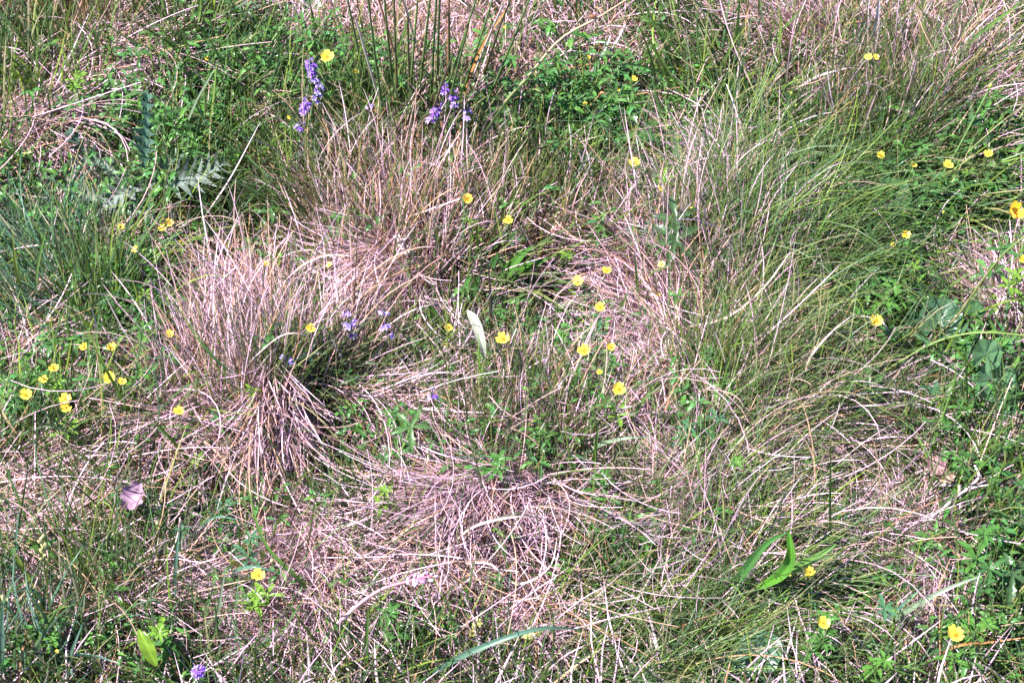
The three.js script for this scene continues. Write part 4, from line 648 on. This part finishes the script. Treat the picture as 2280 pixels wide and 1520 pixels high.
// ---------------------------------------------------------------- thistle rosette
{
  const base = at(312, 425); base.y = ground(base.x, base.z); const o = thing('thistle', 'grey-green spiny thistle rosette with one leaf standing upright', 'thistle', base);
  const lobed = (w) => (t) => w * (.16 + .84 * Math.pow(1 - Math.abs(((t * 11) % 1) * 2 - 1), 1.6)) * Math.pow(Math.sin(Math.PI * Math.min(1, .1 + .85 * t)), .7);
  const leaves = [[[[315, 430, .01], [322, 360, .04], [325, 290, .075], [330, 205, .115]], 11, [.07, .15, .10], 0], [[[300, 425, .01], [255, 385, .025], [200, 345, .035], [150, 290, .05]], 13, [.07, .13, .09], 0], [[[325, 425, .01], [380, 410, .03], [440, 395, .04], [505, 360, .045]], 19, [.12, .15, .125], 1], [[[300, 435, .01], [250, 450, .02], [200, 440, .025], [165, 425, .02]], 17, [.11, .14, .11], 1], [[[310, 440, .01], [290, 465, .02], [330, 480, .02], [345, 485, .015]], 14, [.10, .135, .10], 1], [[[300, 428, .01], [285, 425, .03], [260, 440, .03], [225, 470, .02]], 14, [.13, .155, .135], 1], [[[320, 425, .01], [360, 380, .03], [400, 345, .03], [430, 330, .02]], 11, [.1, .17, .1], 0]];
  for (const [pts, w, c, wool] of leaves) {
    const cv = new THREE.CatmullRomCurve3(pts.map(([a, b, h]) => at(a, b, h + .009).sub(base))), n = 110, m = 6, p = [], col = [], idx = [], wf = lobed(w * .001);
    for (let i = 0; i <= n; i++) {
      const t = i / n, q = cv.getPointAt(t), d = cv.getTangentAt(t), s = new THREE.Vector3().crossVectors(d, TOCAM.clone().add(V(0, .6, 0))).normalize(), u = new THREE.Vector3().crossVectors(s, d).normalize(), hw = wf(t);
      for (let j = 0; j <= m; j++) { const e = j / m * 2 - 1, lift = hw * .45 * Math.abs(e) + .0016 * Math.sin(t * 56) * Math.abs(e); p.push(q.x + s.x * hw * e + u.x * lift + d.x * hw * .75 * Math.abs(e), q.y + s.y * hw * e + u.y * lift + d.y * hw * .75 * Math.abs(e), q.z + s.z * hw * e + u.z * lift + d.z * hw * .75 * Math.abs(e)); col.push(...mul(c, Math.abs(e) < .1 ? 1.7 : 1 + .35 * noise(t * 40, e * 4))); }
      if (i < n) for (let j = 0; j < m; j++) { const a = i * (m + 1) + j; idx.push(a, a + 1, a + m + 1, a + 1, a + m + 2, a + m + 1); }
    }
    part('leaf', finish(p, col, idx), wool ? woolMat : leafMat, o);
  }
}

// ---------------------------------------------------------------- seed heads
const grain = (c, l, r) => { const g = new THREE.SphereGeometry(r, 7, 6); g.scale(1, l / r / 2, 1); g.deleteAttribute('uv'); return paint(g, c); };
function seedHead(name, label, pts, from, n, gr, spread, c0, c1, r = .0008, up = .9) {
  const P = pts.map(([x, y, h]) => at(x, y, h)), base = P[0].clone(); base.y = ground(base.x, base.z); const Q = P.map((p) => p.clone().sub(base)), cv = new THREE.CatmullRomCurve3(Q), o = thing(name, label, 'seed head', base, 'grass and sedge seed heads');
  part('stem', stemGeo(Q, r, r * .7, c0, c1, 5), stemMat, o);
  for (let k = 0; k < n; k++) { const t = from + (1 - from) * k / Math.max(1, n - 1), d = cv.getTangentAt(t), a = k * 2.4, out = V(Math.cos(a), 0, Math.sin(a)), m = part('spikelet', gr[k % gr.length], stemMat, o); m.position.copy(cv.getPointAt(t)).addScaledVector(out, spread * (.6 + .6 * rnd())); m.scale.setScalar(R(.8, 1.15)); aim(m, d.clone().multiplyScalar(up).addScaledVector(out, .5), out.clone().add(V(.01, 0, .02))); }
}
const gDark = [grain([.05, .03, .025], .006, .0011), grain([.09, .05, .04], .0055, .001)], gPale = [grain([.55, .40, .38], .0055, .0010), grain([.62, .50, .46], .005, .0011)], gYel = [grain([.42, .40, .14], .0065, .0014), grain([.50, .44, .2], .006, .0013)], gLil = [grain([.52, .40, .58], .004, .0012), grain([.66, .56, .68], .0035, .0011), grain([.34, .16, .34], .004, .001)];
seedHead('sedge_spike', 'dark brown sedge spike shorter of two on the brown tussock', [[1192, 545, .0], [1196, 520, .04], [1194, 472, .08]], .45, 16, gDark, .0007, [.12, .14, .05], [.08, .06, .04]);
seedHead('sedge_spike_001', 'dark brown sedge spike taller of two on the brown tussock', [[1200, 545, .0], [1207, 490, .05], [1223, 440, .10]], .6, 16, gDark, .0007, [.14, .16, .05], [.1, .07, .05]);
seedHead('seed_head', 'pale pinkish seed head at the end of a long slanting green stalk', [[1010, 660, .0], [950, 600, .04], [905, 555, .07], [888, 528, .085]], .78, 18, gPale, .0022, [.12, .17, .04], [.6, .46, .46], .0008, .6);
seedHead('seed_head_001', 'small reddish seed head above the dark upright shoot', [[1232, 600, .0], [1232, 555, .04], [1236, 508, .075]], .86, 12, [grain([.45, .17, .16], .005, .001), gPale[0]], .0017, [.1, .13, .04], [.4, .2, .16], .0006, .6);
seedHead('sedge_plant', 'plump yellowish sedge head leaning out of the straw at the bottom', [[1030, 1470, .0], [1040, 1440, .03], [1052, 1410, .045], [1070, 1382, .06]], .3, 26, gYel, .0018, [.2, .22, .06], [.35, .33, .12], .0008, .8);
seedHead('sedge_plant_001', 'plump yellowish sedge head lying beside the tip of the bluish blade', [[1130, 1430, .02], [1150, 1420, .03], [1175, 1415, .035], [1200, 1412, .035]], .3, 20, gYel, .0016, [.2, .22, .06], [.35, .33, .12], .0008, .8);
seedHead('sedge_plant_002', 'yellowish sedge head on a bluish stalk near the picture edge', [[120, 1365, .0], [100, 1280, .05], [97, 1225, .08], [92, 1196, .095]], .72, 12, gYel, .0016, [.06, .13, .07], [.3, .3, .12], .0009, .7);
seedHead('sedge_plant_003', 'small yellowish sedge head at the very edge of the picture', [[30, 1420, .0], [20, 1370, .04], [8, 1335, .06]], .8, 8, gYel, .0014, [.06, .13, .07], [.3, .3, .12], .0008, .7);
seedHead('brown_spike', 'short dark brown spike lying beside the glowing yellow-green leaf', [[430, 1480, .01], [395, 1462, .03], [365, 1450, .04], [336, 1440, .045]], .6, 16, [grain([.16, .10, .05], .005, .001), gDark[1]], .0006, [.1, .15, .04], [.14, .09, .05]);
seedHead('lilac_seed_head', 'long pink stalk ending in a loose lilac head', [[745, 1395, .05], [800, 1345, .065], [850, 1312, .075], [905, 1295, .085], [962, 1282, .09]], .8, 22, gLil, .0042, [.55, .36, .42], [.46, .13, .19], .0016, .5);
seedHead('reddish_spike', 'dull reddish spike hidden among blades near the thistle', [[520, 285, .0], [518, 260, .03], [522, 235, .05]], .35, 12, [grain([.30, .14, .18], .005, .001), grain([.42, .26, .28], .005, .001)], .0009, [.12, .13, .05], [.2, .1, .1], .0006);
seedHead('orange_stalk', 'thin orange-brown dead stalk in the hollow below the rush clump', [[1258, 310, .0], [1290, 265, .03], [1340, 205, .07]], .92, 4, [grain([.4, .2, .08], .004, .0008)], .0007, [.42, .24, .10], [.5, .3, .16], .0006);

// ---------------------------------------------------------------- dead leaves and twigs
function deadLeaf(label, x, y, h, len, w, dir, up, c, curl) {
  const p = [], col = [], idx = [], n = 14, m = 8;
  for (let i = 0; i <= n; i++) for (let j = 0; j <= m; j++) { const t = i / n, u = j / m * 2 - 1, ww = w * .5 * Math.pow(Math.sin(Math.PI * (.08 + .88 * t)), .7) * (1 + .15 * Math.sin(t * 21 + Math.sign(u))), b = noise(t * 6 + x, u * 3); p.push(u * ww, curl * w * u * u + .2 * w * b + .12 * len * Math.sin(t * 3), (t - .5) * len); col.push(...mul(c, (Math.abs(u) < .15 ? .8 : 1) * (.85 + .5 * noise(t * 18, u * 9 + x)))); }
  for (let i = 0; i < n; i++) for (let j = 0; j < m; j++) { const q = i * (m + 1) + j; idx.push(q, q + m + 1, q + 1, q + 1, q + m + 1, q + m + 2); }
  const o = new THREE.Mesh(finish(p, col, idx), deadMat); o.name = numbered('dead_leaf'); o.position.copy(at(x, y, h)); aim(o, V(...up), heading(dir)); o.castShadow = o.receiveShadow = true; o.userData = { label, category: 'dead leaf', group: 'fallen dead leaves' }; scene.add(o);
}
deadLeaf('crumpled lilac-pink dead leaf caught on top of the green tuft', 300, 1105, .075, .021, .017, 60, [-.15, 1, .55], [.34, .20, .29], .25);
deadLeaf('pinkish brown dead leaf, larger of two by the forked twig', 2085, 1040, .05, .019, .013, 120, [-.2, 1, .5], [.34, .19, .20], .3);
deadLeaf('tan dead leaf, smaller of two by the forked twig', 2108, 1063, .048, .012, .009, 20, [.2, 1, .5], [.44, .29, .21], .3);
deadLeaf('dull brown dead leaf lying near the sideways yellow flower', 1478, 118, .012, .024, .015, 150, [0, 1, .3], [.24, .15, .11], .2);
deadLeaf('mauve dead leaf showing under thin straw behind the hooked blade', 1790, 1222, .008, .026, .018, 10, [0, 1, .3], [.44, .33, .40], .15);
deadLeaf('small orange-brown dead leaf tucked in the straw beside the dark blade', 722, 1325, .03, .014, .007, 60, [-.3, 1, .4], [.42, .20, .12], .3);
deadLeaf('dark plum dead leaf in the litter under the broad green leaf', 418, 588, .012, .024, .014, 150, [.1, 1, .5], [.16, .08, .10], .2);
deadLeaf('grey dead leaf half buried beneath the star-leaved shoot', 2010, 1318, .01, .02, .010, 30, [0, 1, .4], [.40, .32, .36], .2);
deadLeaf('rust-coloured dead leaf in the shade beneath the hooked blade', 1590, 1215, .008, .02, .013, 60, [0, 1, .4], [.30, .15, .10], .2);
function twig(label, branches) {
  const base = at(branches[0][0][0], branches[0][0][1], 0), o = thing('dead_twig', label, 'twig', base, 'bleached dead twigs');
  for (const pts of branches) part('branch', stemGeo(pts.map(([x, y, h]) => at(x, y, h).sub(base)), .0014, .0009, [.52, .42, .42], [.62, .52, .54], 6), dryMat, o);
}
twig('forked pale dead twig with a hanging arm near the picture edge', [[[2042, 1176, .02], [2090, 1140, .035], [2150, 1092, .045], [2230, 1074, .045]], [[2136, 1078, .05], [2139, 1130, .035], [2148, 1205, .02]], [[2040, 1126, .02], [2080, 1084, .035], [2140, 1080, .045]], [[2150, 1092, .045], [2180, 1060, .05], [2170, 1035, .055]]]);
twig('bare branching twig in the dry litter above the two dark sedge spikes', [[[1310, 170, .02], [1345, 118, .04], [1360, 80, .05]], [[1330, 140, .03], [1372, 95, .045], [1392, 55, .055]], [[1280, 115, .03], [1330, 122, .035], [1400, 128, .03]]]);

// ---------------------------------------------------------------- the meadow beyond the picture: tufts, sparser with distance
{
  const mk = (kind) => { const b = new Blades(); for (let k = 0; k < 46; k++) { const isDry = rnd() < kind, a = rnd() * 6.283, c = isDry ? strawCol(.3) : greenCol(GREEN), e = R(.2, 1.3); b.add(V(G() * .035, 0, G() * .035), V(Math.cos(a) * Math.sin(e), Math.cos(e), Math.sin(a) * Math.sin(e)), R(.03, .10), R(.0008, .0017), R(3, 12), G() * 4, c[0], c[1], { seg: 4, free: true, taper: .6 }); } return b.geometry(); };
  for (const [name, kind, mat, label, n] of [['meadow_grass', .15, greenMat, 'green grass tufts of the wider meadow around the picture', 9000], ['meadow_straw', .9, dryMat, 'pale dry tufts of the wider meadow around the picture', 9000]]) {
    const o = new THREE.InstancedMesh(mk(kind), mat, n), q = new THREE.Object3D();
    for (let i = 0; i < n; i++) { let x, z; do { const r = .3 + 4.2 * Math.pow(rnd(), 2.2), a = rnd() * 6.283; x = r * Math.cos(a); z = r * Math.sin(a); } while (Math.abs(x) < .50 && z > -.46 && z < .40); q.position.set(x, ground(x, z) - .002, z); q.rotation.set(0, rnd() * 6.28, 0); q.scale.setScalar(R(.7, 1.3)); q.updateMatrix(); o.setMatrixAt(i, q.matrix); }
    o.name = name; o.castShadow = o.receiveShadow = true; o.userData = { kind: 'stuff', label, category: 'grass' }; scene.add(o);
  }
}

renderer.render(scene, camera);
